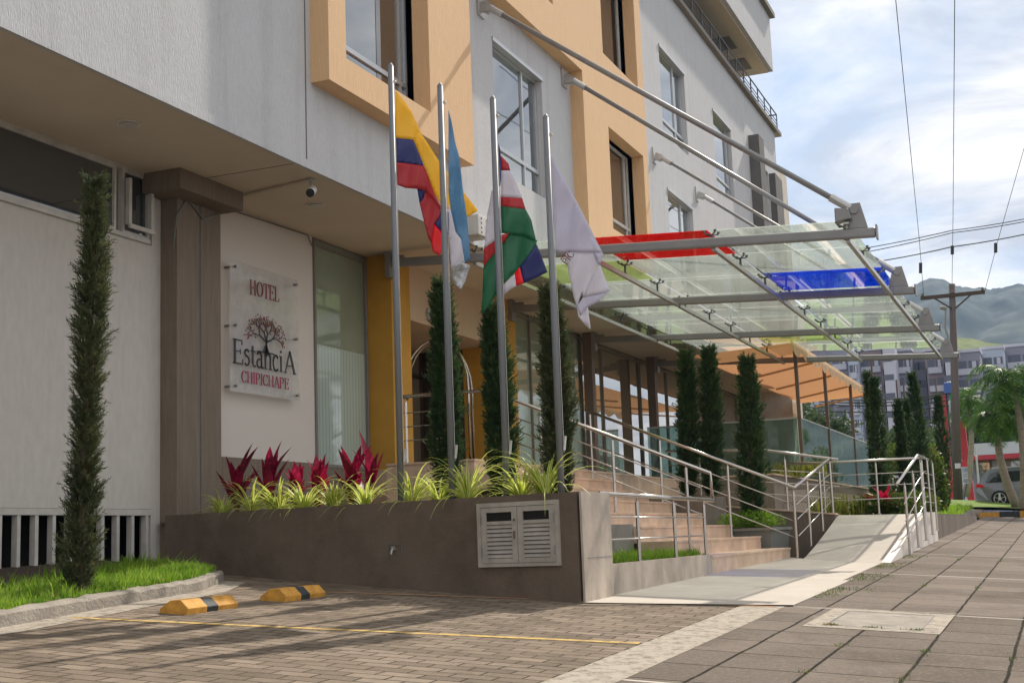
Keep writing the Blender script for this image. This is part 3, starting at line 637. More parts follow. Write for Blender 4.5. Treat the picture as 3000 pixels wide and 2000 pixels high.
# --- serif stroke font, unit cap height 1, glyph: (width, [(points, thickness)])
def arc(cx, cy, rx, ry, a0, a1, n=14): return [(cx + rx * math.cos(rad(a0 + (a1 - a0) * i / n)), cy + ry * math.sin(rad(a0 + (a1 - a0) * i / n))) for i in range(n + 1)]
def srf(x, y, w=.22): return ([(x - w / 2, y), (x + w / 2, y)], .045)
T_, H_ = .125, .05
GL = {
 'H': (.85, [([(.16, 0), (.16, 1)], T_), ([(.69, 0), (.69, 1)], T_), ([(.16, .5), (.69, .5)], H_), srf(.16, .02), srf(.16, .98), srf(.69, .02), srf(.69, .98)]),
 'O': (.9, [(arc(.45, .5, .35, .47, 90, 450, 28), 'o')]),
 'T': (.75, [([(.375, 0), (.375, 1)], T_), ([(.05, .97), (.70, .97)], .06), ([(.065, .97), (.065, .78)], .04), ([(.685, .97), (.685, .78)], .04), srf(.375, .02)]),
 'E': (.72, [([(.16, 0), (.16, 1)], T_), ([(.05, .97), (.62, .97)], .06), ([(.05, .03), (.66, .03)], .06), ([(.16, .52), (.5, .52)], H_), ([(.61, .97), (.61, .80)], .04), ([(.65, .03), (.65, .22)], .04), ([(.5, .42), (.5, .62)], .04)]),
 'L': (.68, [([(.16, 0), (.16, 1)], T_), ([(.05, .03), (.62, .03)], .06), ([(.61, .03), (.61, .24)], .04), srf(.16, .98)]),
 'A': (.85, [([(.10, 0), (.42, 1)], .055), ([(.42, 1), (.76, 0)], T_), ([(.21, .34), (.64, .34)], H_), srf(.10, .02, .2), srf(.76, .02)]),
 'C': (.8, [(arc(.44, .5, .35, .47, 40, 320, 24), 'o'), ([(.71, .80), (.71, .97)], .04), ([(.70, .19), (.70, .05)], .03)]),
 'P': (.72, [([(.16, 0), (.16, 1)], T_), ([(.05, .97), (.36, .97)], .05), (arc(.36, .735, .25, .235, 90, -90, 14), .09), ([(.16, .5), (.36, .5)], .05), srf(.16, .02)]),
 'I': (.34, [([(.17, 0), (.17, 1)], T_), srf(.17, .02), srf(.17, .98)]),
 's': (.46, [(arc(.23, .52, .14, .13, 30, 270, 12) + arc(.22, .20, .16, .18, 90, -140, 12), .075)]),
 't': (.40, [([(.17, .85), (.17, .14)], .11), (arc(.28, .14, .11, .12, 180, 320, 8), .05), ([(.04, .64), (.34, .64)], .05)]),
 'a': (.52, [(arc(.22, .48, .15, .17, 150, 0, 10) + [(.37, .12), (.41, .03), (.50, .03)], .09), (arc(.22, .19, .16, .17, 70, 400, 18), .07)]),
 'n': (.62, [([(.13, .02), (.13, .66)], .10), (arc(.32, .44, .17, .21, 160, 0, 10) + [(.49, .02)], .10), srf(.13, .02, .2), srf(.49, .02, .2), srf(.09, .65, .12)]),
 'c': (.50, [(arc(.27, .33, .20, .32, 45, 310, 18), .085)]),
 'i': (.28, [([(.14, .02), (.14, .66)], .10), srf(.14, .02, .2), srf(.10, .65, .12), ([(.14, .80), (.14, .90)], .11)]),
 'D': (.85, [([(.16, 0), (.16, 1)], T_), (arc(.36, .5, .36, .47, 90, -90, 16), .11), ([(.05, .97), (.36, .97)], .05), ([(.05, .03), (.36, .03)], .05)]),
 'B': (.75, [([(.16, 0), (.16, 1)], T_), (arc(.36, .745, .22, .22, 90, -90, 12), .09), (arc(.38, .27, .26, .25, 90, -90, 12), .09), ([(.05, .98), (.36, .98)], .05), ([(.05, .02), (.36, .02)], .05), ([(.16, .52), (.36, .52)], .05)]),
 '4': (.6, [([(.4, 0), (.4, 1)], .13), ([(.4, 1), (.05, .3)], .08), ([(.05, .3), (.55, .3)], .08)]), '5': (.6, [([(.5, .95), (.12, .95), (.12, .55)], .09), (arc(.28, .32, .24, .28, 130, -150, 14), .1)]),
 '8': (.6, [(arc(.3, .74, .19, .21, 0, 360, 16), .1), (arc(.3, .27, .23, .25, 0, 360, 16), .1)]), '0': (.6, [(arc(.3, .5, .22, .45, 0, 360, 20), .1)]),
}
def text(mb, s_, P0, ux, uz, h, width=None, depth=(0, 0, 0), mi=0, bold=1.0):
    P0 = np.array(P0, float); ux = np.array(ux, float); uz = np.array(uz, float); tot = sum(GL[c][0] if c != ' ' else .4 for c in s_)
    kx = (width / tot) if width else h; x = 0
    for c in s_:
        if c == ' ': x += .4; continue
        for st in GL[c][1]:
            pts, th = st; n = len(pts)
            for i in range(n - 1):
                a = np.array(pts[i]); b = np.array(pts[i + 1]); d = b - a; L = np.linalg.norm(d)
                if L < 1e-6: continue
                d = d / L; nn = np.array([-d[1], d[0]])
                tw = (.045 + .09 * abs(d[1]) ** 1.5) if th == 'o' else th
                tw *= bold; e = d * min(tw * .2, L * .3) * (1 if n > 2 else 0)
                q = [a - e - nn * tw / 2, b + e - nn * tw / 2, b + e + nn * tw / 2, a - e + nn * tw / 2]
                Q = [P0 + ux * ((x + p[0]) * kx) + uz * (p[1] * h) for p in q]
                if np.any(depth): mb.prism([tuple(p) for p in Q], depth, mi)
                else: mb.add([tuple(p) for p in Q], [(0, 1, 2, 3)], mi)
        x += GL[c][0]
UX, UZ = (1, 0, 0), (0, 0, 1); DP = (0, -.010, 0); YT = YS - .045
p = gy(731, 858, YT); p2 = gy(818, 870, YT); mb = MB(); text(mb, 'HOTEL', (p[0], YT, p[2] - .02), UX, UZ, .25, p2[0] - p[0], DP); build(mb, 'lettering', 'text_maroon', sign)
p = gy(680, 1063, YT); p2 = gy(866, 1092, YT); mb = MB(); bw = p2[0] - p[0]
text(mb, 'E', (p[0], YT, p[2]), UX, UZ, .40, bw * .17, DP); text(mb, 'stanci', (p[0] + bw * .165, YT, p[2]), UX, UZ, .40, bw * .62, DP, bold=.95); text(mb, 'A', (p[0] + bw * .80, YT, p[2]), UX, UZ, .38, bw * .20, DP)
build(mb, 'lettering', 'text_black', sign)
p = gy(706, 1112, YT); p2 = gy(846, 1130, YT); mb = MB(); text(mb, 'CHIPICHAPE', (p[0], YT, p[2] - .035), UX, UZ, .19, p2[0] - p[0], DP, bold=.9); build(mb, 'lettering', 'text_magenta', sign)
# tree emblem
tc = gy(779, 1033, YT); rng = random.Random(3)
mb = MB(); leaves = []; scl = 1.05
def branch(x, z, a, L, w, dep):
    n = 3; pts = [(x, z)]
    for i in range(n):
        a2 = a + rng.uniform(-.18, .18); x += math.cos(a2) * L / n * 1.45; z += math.sin(a2) * L / n * .95; pts.append((x, z))
    for i in range(n):
        (xa, za), (xb, zb_) = pts[i], pts[i + 1]; d = np.array([xb - xa, zb_ - za]); d /= np.linalg.norm(d); nn = np.array([-d[1], d[0]]) * w / 2 * (1 - .12 * i)
        q = [(xa - nn[0], YT, za - nn[1]), (xb - nn[0], YT, zb_ - nn[1]), (xb + nn[0], YT, zb_ + nn[1]), (xa + nn[0], YT, za + nn[1])]; mb.prism(q, DP)
    if dep == 0 or L < .05: leaves.append((x, z)); return
    leaves.append((x, z)) if dep < 3 else None
    for da in ((-.55, .5) if dep != 4 else (-1.0, -.35, .3, .95)):
        branch(x, z, a + da + rng.uniform(-.15, .15), L * rng.uniform(.68, .86), w * .62, dep - 1)
branch(tc[0], tc[2], PI / 2, .19, .06, 4)
mb.prism([(tc[0] - .09, YT, tc[2]), (tc[0] + .09, YT, tc[2]), (tc[0] + .03, YT, tc[2] + .12), (tc[0] - .03, YT, tc[2] + .12)], DP)
mb.prism([(tc[0] - .35, YT, tc[2] - .012), (tc[0] + .35, YT, tc[2] - .012), (tc[0] + .2, YT, tc[2] + .012), (tc[0] - .2, YT, tc[2] + .012)], DP)
build(mb, 'tree_emblem', 'text_black', sign)
m1, m2 = MB(), MB()
for i, (x, z) in enumerate(leaves):
    for k in range(3):
        lx, lz = x + rng.gauss(0, .035), z + rng.gauss(0, .035); r = rng.uniform(.009, .016); (m1 if rng.random() < .55 else m2).prism([(lx + r * math.cos(t_), YT - .002, lz + r * math.sin(t_)) for t_ in (0, 1.05, 2.1, 3.14, 4.2, 5.24)], DP)
build(m1, 'emblem_leaves', 'text_maroon', sign); build(m2, 'emblem_leaves', 'leaf_gold', sign)
# ================================================================== PLANTER WALL WITH CABINET AND TAP
pl = thing('planter_wall', 'long dark brown rendered planter wall below the flagpoles with pale stone end', 'planter', (14.47, 5.24, 0))
A = np.array([14.47, 5.24]); B = np.array([15.66, 11.95]); dW = (B - A) / np.linalg.norm(B - A); nW = np.array([dW[1], -dW[0]])  # nW points +X side
def W(s, off, z): q = A + dW * s - nW * off; return (q[0], q[1], z)   # off>0 : towards camera
LW = float(np.linalg.norm(B - A))
mb = MB(); mb.prism([W(0.0, 0, -.35), W(LW, 0, -.0), W(LW, 0, 1.27), W(0.0, 0, 1.27)], tuple(np.array([nW[0], nW[1], 0]) * .18)); build(mb, 'front_wall', 'planter_brown', pl)
mb = MB(); mb.box((14.474, 5.180, -.3), (15.52, 5.206, 1.272)); mb.box((14.68, 5.207, -.3), (15.52, 5.40, 1.27)); build(mb, 'stone_end', 'stone_travertine', pl)
mb = MB(); mb.box((14.60, 5.177, .50), (15.5, 5.1795, .505)); mb.box((14.60, 5.229, .72), (15.5, 5.2315, .724)) if False else None; build(mb, 'stone_joint', 'fin_grey', pl)
mb = MB(); mb.poly([(14.64, 5.40, 1.16), (15.5, 5.40, 1.16), (16.0, 6.62, 1.16), (20.60, 9.0, 1.16), (20.60, 11.5, 1.16), (22.1, 11.6, 1.16), (22.1, 12.12, 1.16), (15.7, 12.12, 1.16)]); build(mb, 'soil', 'soil', pl)
mb = MB(); mb.box((15.35, 5.40, 0), (15.515, 5.55, 1.262)); build(mb, 'inner_wall', 'planter_brown', pl)
# louvred cabinet
s0 = 5.47 - 5.24; s1 = 6.62 - 5.24; z0, z1 = .43, 1.19
cab = thing('utility_cabinet', 'weathered cream double door cabinet with louvres set into the brown planter wall', 'cabinet', W((s0 + s1) / 2, .0, z0))
def wb(mb, sa_, sb_, za, zb_, o1_, o2_):
    q = [W(sa_, o1_, za), W(sb_, o1_, za), W(sb_, o1_, zb_), W(sa_, o1_, zb_)]; mb.prism(q, tuple(np.array([-nW[0], -nW[1], 0]) * (o2_ - o1_)))
mb = MB()
for q in ((s0, s0 + .05, z0, z1), (s1 - .05, s1, z0, z1), (s0 + .05, s1 - .05, z1 - .05, z1), (s0 + .05, s1 - .05, z0, z0 + .04)): wb(mb, *q, .001, .035)
build(mb, 'frame', 'cabinet_paint', cab)
mb = MB(); wb(mb, s0 + .04, s1 - .04, z0 + .03, z1 - .04, .002, .006); build(mb, 'void', 'dark_void', cab)
mid = (s0 + s1) / 2
for k, (a_, b_) in enumerate(((s0 + .055, mid - .004), (mid + .004, s1 - .055))):
    mb = MB(); ia, ib = a_ + .075, b_ - .075
    wb(mb, a_, ia, z0 + .045, z1 - .055, .008, .03); wb(mb, ib, b_, z0 + .045, z1 - .055, .008, .03)
    for za, zb_ in ((z1 - .115, z1 - .055), (z1 - .26, z1 - .22), (z0 + .045, z0 + .10)): wb(mb, ia, ib, za, zb_, .008, .029)
    d = build(mb, 'door', 'cabinet_paint', cab)
    zl0, zl1 = z0 + .10, z1 - .26; nl = 8
    mb = MB()
    for i in range(nl):
        za = zl0 + (zl1 - zl0) * i / nl; h = (zl1 - zl0) / nl
        p1, p2 = W(ia, .026, za + .006), W(ib, .026, za + .006); p3, p4 = W(ib, .010, za + h * .82), W(ia, .010, za + h * .82)
        mb.prism([p1, p2, p3, p4], (0, 0, .006))
    build(mb, 'louvre', 'cabinet_paint', d)
    mb = MB(); wb(mb, ia, ib, z1 - .22, z1 - .115, .009, .013); build(mb, 'glass', 'dark_void', d)
    mb = MB(); sx_ = a_ + .012 if k == 0 else b_ - .012
    for zc in (z0 + .18, z1 - .2): mb.tube([W(sx_, .036, zc - .05), W(sx_, .036, zc + .05)], .010, 6)
    build(mb, 'hinge', 'steel_grey', d)
mb = MB(); mb.prism([W(mid + .03, .0305, z0 + .33), W(mid + .055, .0305, z0 + .33), W(mid + .055, .0305, z0 + .42), W(mid + .03, .0305, z0 + .42)], tuple(np.array([-nW[0], -nW[1], 0]) * .012)); mb.disc(W(mid + .04, .036, z0 + .55), .016, (nW[0], nW[1], 0), .012, 10); build(mb, 'lock', 'brown_post', cab)
tp = thing('garden_tap', 'small metal garden tap in a recess of the brown planter wall', 'tap', W(2.66, 0, .62))
mb = MB(); s_ = 2.66
for q in ((s_ - .11, s_ - .095, .56, .74), (s_ + .095, s_ + .11, .56, .74), (s_ - .11, s_ + .11, .735, .75)): wb(mb, *q, .001, .012)
build(mb, 'recess_frame', 'fin_grey', tp)
mb = MB(); mb.tube([W(s_, .0, .68), W(s_, .07, .68), W(s_, .09, .62)], .014, 8); mb.beam(W(s_ - .03, .05, .71), W(s_ + .03, .05, .71), .012, .012); mb.tube([W(s_, .05, .68), W(s_, .05, .71)], .008, 6); build(mb, 'spout', 'steel_light', tp)
# ================================================================== STAIRS, LANDING, PATH BED
st = thing('entrance_stairs', 'broad beige stone entrance stairs with nine low steps up to the landing', 'stairs', (21, 5.24, 0))
NT_, TR, R0, RS = 8, .58, .38, .2515
XR = 27.0
for k in range(NT_):
    ya = 5.24 + TR * k; zt = R0 + RS * k; xl = 20.62
    yb = ya + TR + .05 if k < NT_ - 1 else 12.1
    if k < NT_ - 1:
        mb = MB(); mb.box((xl, ya, -.2 if k == 0 else zt - RS - .02), (XR, yb, zt - .035)); mb.box((xl, ya - .02, zt - .035), (XR + .01, yb - .003, zt)); build(mb, 'step', 'stone_beige', st)
mb = MB(); mb.box((20.64, 5.24 + TR * 7, .3), (33.98, 11.0, 2.105)); mb.box((22.1, 11.0, .3), (33.98, YW - .03, 2.105)); mb.box((20.62, 5.24 + TR * 7 - .02, 2.105), (33.98, 11.0, 2.14)); mb.box((22.1, 11.0, 2.105), (33.98, YW - .03, 2.14)); build(mb, 'landing', 'stone_beige', st)
mb = MB(); mb.box((15.525, 5.236, -.2), (20.62, 5.36, .40)); build(mb, 'bed_wall', 'stone_travertine', st)
mb = MB(); mb.box((15.53, 5.36, -.1), (20.615, 6.58, .34)); build(mb, 'bed_soil', 'soil', st)
mb = MB(); mb.box((15.53, 6.50, .34), (20.60, 6.60, .92)); build(mb, 'bed_back_wall', 'column_grey', st)
def p_bed(): return (random.uniform(15.6, 20.55), 5.38 + 1.1 * random.random(), .34)
grass('grass', p_bed, 9000, .15, .013, 'grass_leaf', 'small bright green lawn bed enclosed by the lowest steel guard rail')
# brown retaining walls right of the stairs, ramp, upper landing
rt = thing('access_ramp', 'pale concrete wheelchair ramp rising between brown side wall and white kerb wall', 'ramp', (24.4, 3.05, 0))
fl = [(24.35, 3.06), (26.3, 4.85), (31.0, 4.85), (31.3, 3.06)]
mb = MB(); vs = []; nr, nc2 = 14, 6
def sm(u): return u * u * (1.6 - .6 * u) if u < 1 else 1
for i in range(nr + 1):
    for k in range(nc2 + 1):
        u, w = i / nr, k / nc2; xf = 24.35 + 1.95 * w; zf = zpath(xf, 3.1 + 1.75 * w) + .014; xt = 31.3 - .3 * w; zt_ = .98 + .04 * w
        e = min(1, u * 1.02); e = e ** 1.12
        vs.append((xf + (xt - xf) * u, 3.12 + 1.73 * w, zf + (zt_ - zf) * e))
mb.add(vs, [(i * (nc2 + 1) + k, (i + 1) * (nc2 + 1) + k, (i + 1) * (nc2 + 1) + k + 1, i * (nc2 + 1) + k + 1) for i in range(nr) for k in range(nc2)])
mb.poly([(31.3, 3.12, .98), (33.9, 3.12, 1.0), (33.9, 4.85, 1.03), (31.0, 4.85, 1.02)]); build(mb, 'ramp_surface', 'concrete_path', rt)
mb = MB(); mb.prism([(24.3, 2.96, -.3), (33.9, 2.96, .1), (33.9, 2.96, 1.03), (31.3, 2.96, 1.01), (24.3, 2.96, zpath(24.3, 3) + .03)], (0, .16, 0)); build(mb, 'kerb_wall', 'sign_wall', rt)
mb = MB(); mb.box((31.0, 4.85, -.1), (33.95, 8.7, 1.028)); build(mb, 'upper_landing', 'concrete_path', rt)
# sloping brown wall facing the stairs (second flight of the ramp)
mb = MB(); mb.prism([(30.6, 4.87, -.1), (30.6, 8.85, -.1), (30.6, 8.85, 1.47), (30.6, 4.87, 1.03)], (.36, 0, 0)); build(mb, 'flight_wall', 'stucco_brown', rt)
mb = MB(); mb.prism([(30.57, 4.85, 1.03), (30.57, 8.87, 1.47), (30.57, 8.87, 1.505), (30.57, 4.85, 1.065)], (.42, 0, 0)); build(mb, 'wall_cap', 'stone_beige', rt)
tr_ = thing('restaurant_terrace', 'raised brown walled restaurant terrace platform beyond the ramp', 'terrace', (34, 7, 0))
mb = MB(); mb.box((34.0, 6.9, -.1), (56, YW - .03, 2.14)); mb.box((33.98, 4.9, -.1), (34.0, 6.9, 1.2)) if False else None; build(mb, 'terrace_wall', 'stucco_brown', tr_)
mb = MB(); mb.box((33.95, 6.86, 2.14), (56.02, 7.15, 2.18)); mb.box((33.95, 7.15, 2.14), (34.2, YW - .05, 2.18)); build(mb, 'coping', 'stone_beige', tr_)
# planting bed beyond the ramp landing
bp_ = thing('planting_bed', 'low soil bed of shrubs beyond the top of the ramp', 'flower bed', (34, 3.1, .6))
mb = MB(); mb.box((33.95, 3.0, -.1), (50, 6.88, .98)); build(mb, 'bed_body', 'planter_brown', bp_)
mb = MB(); mb.box((34.05, 3.1, .98), (49.9, 6.8, 1.0)); build(mb, 'soil', 'soil', bp_)
# pot trough beside stairs
pt_ = thing('plant_trough', 'grey green flared plant trough holding cypresses at the right end of the stairs', 'planter', (28.2, 6.15, .1))
mb = MB(); x0, x1, y0, y1 = 27.15, 29.1, 5.62, 6.95
vs = [(x0 + .1, y0 + .1, 0), (x1 - .1, y0 + .1, 0), (x1 - .1, y1 - .1, 0), (x0 + .1, y1 - .1, 0), (x0, y0, .74), (x1, y0, .74), (x1, y1, .74), (x0, y1, .74)]
mb.add(vs, [(0, 1, 5, 4), (1, 2, 6, 5), (2, 3, 7, 6), (3, 0, 4, 7), (0, 3, 2, 1)]); mb.box((x0 - .05, y0 - .05, .74), (x1 + .05, y1 + .05, .80)); build(mb, 'trough_body', 'pot_grey', pt_)
mb = MB(); mb.box((x0 + .02, y0 + .02, .80), (x1 - .02, y1 - .02, .815)); build(mb, 'soil', 'soil', pt_)
pt2 = thing('plant_trough', 'taller brown trough stepping up behind the flared trough beside the stairs', 'planter', (28.2, 7.8, .1))
mb = MB(); mb.box((27.15, 7.0, 0), (29.1, 8.8, 1.5)); build(mb, 'trough_body', 'stucco_brown', pt2, bevel=.01)
mb = MB(); mb.box((27.2, 7.05, 1.5), (29.05, 8.75, 1.515)); build(mb, 'soil', 'soil', pt2)
# ================================================================== RAILS
def rail(name, label, top, posts=(), mids=(), r=.032, extra=(), group='stainless steel handrails of the entrance'):
    t_ = thing(name, label, 'handrail', top[0], group)
    mb = MB(); mb.tube(top, r, 10); build(mb, 'top_rail', 'steel_brushed', t_, smooth=True)
    for p in posts:
        a, b = Vector(p[0]), Vector(p[1]); mb = MB(); mb.tube([a, b - Vector((0, 0, .06))], .026, 8); mb.tube([b - Vector((0, 0, .08)), b], .010, 6); mb.disc(a + Vector((0, 0, .008)), .05, (0, 0, 1), .016, 10); build(mb, 'post', 'steel_brushed', t_, smooth=False)
    for m_ in mids:
        mb = MB(); mb.tube(m_, .0125, 6); build(mb, 'mid_rail', 'steel_brushed', t_, smooth=True)
    return t_
def lerp(a, b, t_): return tuple(np.array(a) + (np.array(b) - np.array(a)) * t_)
KS = .425
# A: left rail of the stairs in the plane X=21.3, returning down and back along the lawn bed
a_lo = (21.25, 5.34, 1.70); a_hi = (21.25, 9.25, 1.70 + KS * 3.91); a_end = (21.25, 9.9, 1.70 + KS * 3.91 + .02)
def offz(p, dz): return (p[0], p[1], p[2] + dz)
def stepz(y): return R0 + RS * max(0, min(7, math.floor((y - 5.22) / TR)))
posts = [((21.25, y, stepz(y)), (21.25, y, 1.70 + KS * (y - 5.34))) for y in (5.75, 7.0, 8.3)]
rail('stair_handrail', 'nearest sloping steel handrail on the left side of the stairs', [a_end, a_hi, a_lo, (21.28, 5.34, 1.27)], posts, [[offz(a_hi, -d), (21.25, 5.5, 1.70 + KS * .16 - d)] for d in (.30, .52, .74)])
gp = [((x, 5.32, .40), (x, 5.32, 1.25)) for x in (17.07, 18.86, 20.6)]
rail('guard_rail', 'low horizontal steel guard rail along the front of the small lawn bed', [(15.55, 5.32, 1.27), (21.28, 5.32, 1.26)], gp, [[(15.56, 5.31, z), (20.62, 5.31, z)] for z in (.70, .98)])
# B: right rail of the stairs in plane X=26.6, turning up the ramp
b_lo = (26.5, 4.98, 1.56); b_hi = (26.5, 9.3, 1.56 + .43 * 4.32)
posts = [((26.5, y, stepz(y)), (26.5, y, 1.56 + .43 * (y - 4.98))) for y in (6.3, 7.7, 9.2)] + [((26.5, 5.0, .15), (26.5, 5.0, 1.55))]
rail('stair_handrail', 'long sloping steel handrail on the right side of the stairs', [b_hi, b_lo], posts, [[offz(b_hi, -d), (26.5, 5.0, 1.57 - d)] for d in (.35, .68, 1.0)])
r_hi = (31.0, 4.95, 2.33)
posts = [(lerp((26.9, 4.95, .2), (31, 4.95, 1.0), t_), lerp((26.9, 4.95, 1.62), (31, 4.95, 2.31), t_)) for t_ in (.22, .6, .97)]
rail('ramp_handrail', 'steel handrail climbing the left side of the ramp', [b_lo, r_hi], posts, [[(26.55, 4.96, 1.56 - d), (31.0, 4.95, 2.33 - d)] for d in (.33, .62, .95)])
# second flight rails
q0 = gx(2455, 1345, 31.4); q1 = gx(2240, 1318, 31.4); q2 = gx(1950, 1322, 31.4)
q0, q1, q2 = [(31.4, float(q[1]), float(q[2])) for q in (q0, q1, q2)]
posts = [(lerp((31.4, q0[1], 1.03), (31.4, q2[1], 1.5), t_), lerp(q0, q2, t_)) for t_ in (.05, .3, .55, .8)]
rail('landing_handrail', 'level steel handrail behind the cypress trough on the second ramp flight', [q0, q1, q2], posts, [[offz(q0, -d), offz(q2, -d)] for d in (.33, .62, .9)])
e0 = gx(2455, 1353, 33.8); e1 = gx(2661, 1343, 33.8)
posts = [((33.8, y, 1.03), (33.8, y, float(e0[2]) - .02)) for y in (3.2, 4.3, 5.6)]
rail('landing_handrail', 'level steel handrail closing the far end of the ramp landing', [(33.8, 6.6, float(e0[2]) + .03), (33.8, 5.2, float(e0[2])), (33.8, 3.1, float(e1[2]))], posts, [[(33.8, 6.6, float(e0[2]) - d), (33.8, 3.1, float(e1[2]) - d)] for d in (.33, .62, .95)])
# D: right side of the ramp, posts fixed outside the kerb wall
d0 = (26.5, 3.0, 1.53); d1 = (30.9, 3.0, 2.28); d2 = (33.3, 3.0, 2.28)
rp = []
for x in (26.9, 28.6, 30.3, 31.9, 33.2):
    zt = 1.53 + (x - 26.5) * .1705 if x < 30.9 else 2.28; zb = max(.12, .15 + (x - 26.9) * .07)
    rp.append(((x, 2.9, zb), (x, 2.9, zt - .03)))
rail('ramp_handrail', 'steel handrail with outside posts on the right side of the ramp', [d0, d1, d2], rp, [[(26.6, 2.9, 1.50 - d), (30.9, 2.9, 2.24 - d), (33.3, 2.9, 2.24 - d)] for d in (.35, .68, 1.0)])
# upper landing guard near the luggage cart
u0 = gy(1175, 1158, 9.35); u1 = gy(1412, 1142, 9.35); 
zl = 3.12; uy = 9.35
ze = 1.70 + KS * 3.91 + .02
rail('landing_handrail', 'short level steel handrail on the landing in front of the entrance door', [(21.25, 9.92, ze), (21.25, 10.95, ze), (21.6, 11.05, ze)], [((21.25, y, 2.14), (21.25, y, ze - .04)) for y in (9.98, 10.9)], [[(21.25, 9.92, ze - d), (21.25, 10.95, ze - d)] for d in (.3, .55, .8)])
c_hi = (24.3, 9.4, 3.3); c_lo = (24.3, 7.1, 2.35)
# ================================================================== LUGGAGE CART
ga = gz(1195, 1392, 2.16); gb = gz(1385, 1384, 2.16)
gb = ga + (gb - ga)
cx, cy = (ga[0] + gb[0]) / 2, (ga[1] + gb[1]) / 2
cart = thing('luggage_cart', 'birdcage hotel luggage cart with a polished steel arch standing outside the entrance', 'cart', (float(cx), float(cy), 2.16))
wv = Vector((gb[0] - ga[0], gb[1] - ga[1], 0)); Wd = wv.length; ux_ = wv.normalized(); uy_ = Vector((-ux_.y, ux_.x, 0)); cc_ = Vector((cx, cy, 2.16))
top_z = gx(1290, 995, cx)[2] - 2.16
print('cart', cx, cy, Wd, top_z)
for s_ in (-1, 1):
    mb = MB(); pts = [cc_ + uy_ * .28 * s_ + ux_ * (-Wd / 2) + Vector((0, 0, .2))]
    for i in range(13):
        a = PI - PI * i / 12; pts.append(cc_ + uy_ * .28 * s_ * (1 - .7 * math.sin(a)) + ux_ * (Wd / 2 * math.cos(a)) + Vector((0, 0, top_z * .62 + top_z * .38 * math.sin(a))))
    pts.append(cc_ + uy_ * .28 * s_ + ux_ * (Wd / 2) + Vector((0, 0, .2))); mb.tube(pts, .028, 10); build(mb, 'arch_tube', 'steel_brushed', cart, smooth=True)
mb = MB(); mb.tube([cc_ + ux_ * (-Wd * .42) + Vector((0, 0, top_z * .60)), cc_ + ux_ * (Wd * .42) + Vector((0, 0, top_z * .60))], .025, 8); build(mb, 'hanging_bar', 'steel_brushed', cart)
mb = MB(); P = [cc_ + ux_ * a + uy_ * b + Vector((0, 0, .2)) for a, b in ((-Wd / 2 - .05, -.33), (Wd / 2 + .05, -.33), (Wd / 2 + .05, .33), (-Wd / 2 - .05, .33))]; mb.prism([tuple(p) for p in P], (0, 0, .05)); build(mb, 'platform', 'wood_dark', cart)
for a in (-1, 1):
    for b in (-1, 1):
        mb = MB(); c = cc_ + ux_ * a * Wd * .42 + uy_ * b * .26 + Vector((0, 0, .085)); mb.disc(c, .085, uy_, .04, 14); mb.tube([c + Vector((0, 0, .05)), c + Vector((0, 0, .12))], .02, 6); build(mb, 'wheel', 'rubber', cart)
# ================================================================== CANOPY
BX = [22.0, 28.04, 33.9, 39.95]
def zb(y): return 5.54 + .058 * (y - 2.5)
canopy = thing('glass_canopy', 'large sloping glass entrance canopy on grey steel beams hung from diagonal rods', 'canopy', (31, 7, 5.5))
AN = [(22.83, 11.22), (27.57, 11.24), (34.85, 11.28), (39.5, 11.24)]
for bx_, (ax, az) in zip(BX, AN):
    mb = MB(); mb.beam((bx_, 2.5, zb(2.5)), (bx_, 11.55, zb(11.55)), .11, .17); b_ = build(mb, 'beam', 'steel_grey', canopy, bevel=.03)
    mb = MB(); mb.box((bx_ - .075, 2.47, zb(2.5) - .12), (bx_ + .075, 2.497, zb(2.5) + .12)); build(mb, 'end_plate', 'steel_grey', b_)
    mb = MB(); mb.prism([(bx_ - .03, 2.62, zb(2.6) + .09), (bx_ - .03, 3.02, zb(3) + .09), (bx_ - .03, 2.90, zb(3) + .50), (bx_ - .03, 2.72, zb(3) + .50)], (.06, 0, 0)); mb.disc((bx_, 2.82, zb(2.8) + .40), .07, (1, 0, 0), .12, 14); build(mb, 'bracket', 'steel_grey', b_)
    mb = MB(); mb.box((bx_ - .12, 11.5, zb(11.5) - .28), (bx_ + .12, 11.6, zb(11.5) + .22)); mb.tube([(bx_, 11.5, zb(11.5) + .1), (bx_, 11.25, zb(11.3) + .1)], .05, 8); build(mb, 'wall_plate', 'steel_grey', b_)
    p0 = Vector((bx_, 2.86, zb(2.8) + .42)); p1 = Vector((ax, Y0 - .12, az)); d = (p1 - p0).normalized(); L = (p1 - p0).length
    mb = MB(); mb.tube([p0 + d * .25, p1 - d * .25], .052 if bx_ < 30 else .045, 10); rd = build(mb, 'tie_rod', 'steel_grey', canopy, smooth=True)
    for pa_, pb__ in ((p0 + d * .02, p0 + d * .42), (p1 - d * .5, p1 - d * .12)):
        mb = MB(); mb.tube([pa_, pb__], [.072, .072], 10); build(mb, 'rod_sleeve', 'steel_light', rd)
    mb = MB(); mb.box((ax - .16, Y0 - .04, az - .22), (ax + .16, Y0 - .002, az + .22)); mb.beam((ax, Y0 - .03, az), (ax, Y0 - .25, az - .12), .07, .2); mb.disc((ax, Y0 - .2, az - .08), .075, (1, 0, 0), .16, 12); build(mb, 'rod_anchor', 'steel_light', rd)
PY = [2.97, 5.25, 7.55, 9.8]
for i in range(3):
    for y in PY:
        mb = MB(); mb.beam((BX[i] + .056, y, zb(y) - .09), (BX[i + 1] - .056 if i < 2 else BX[3] - .056, y, zb(y) - .09), .07, .075); build(mb, 'purlin', 'steel_light', canopy)
GYS = [(2.98, 5.33), (5.39, 7.62), (7.68, 9.86), (9.92, 11.5)]
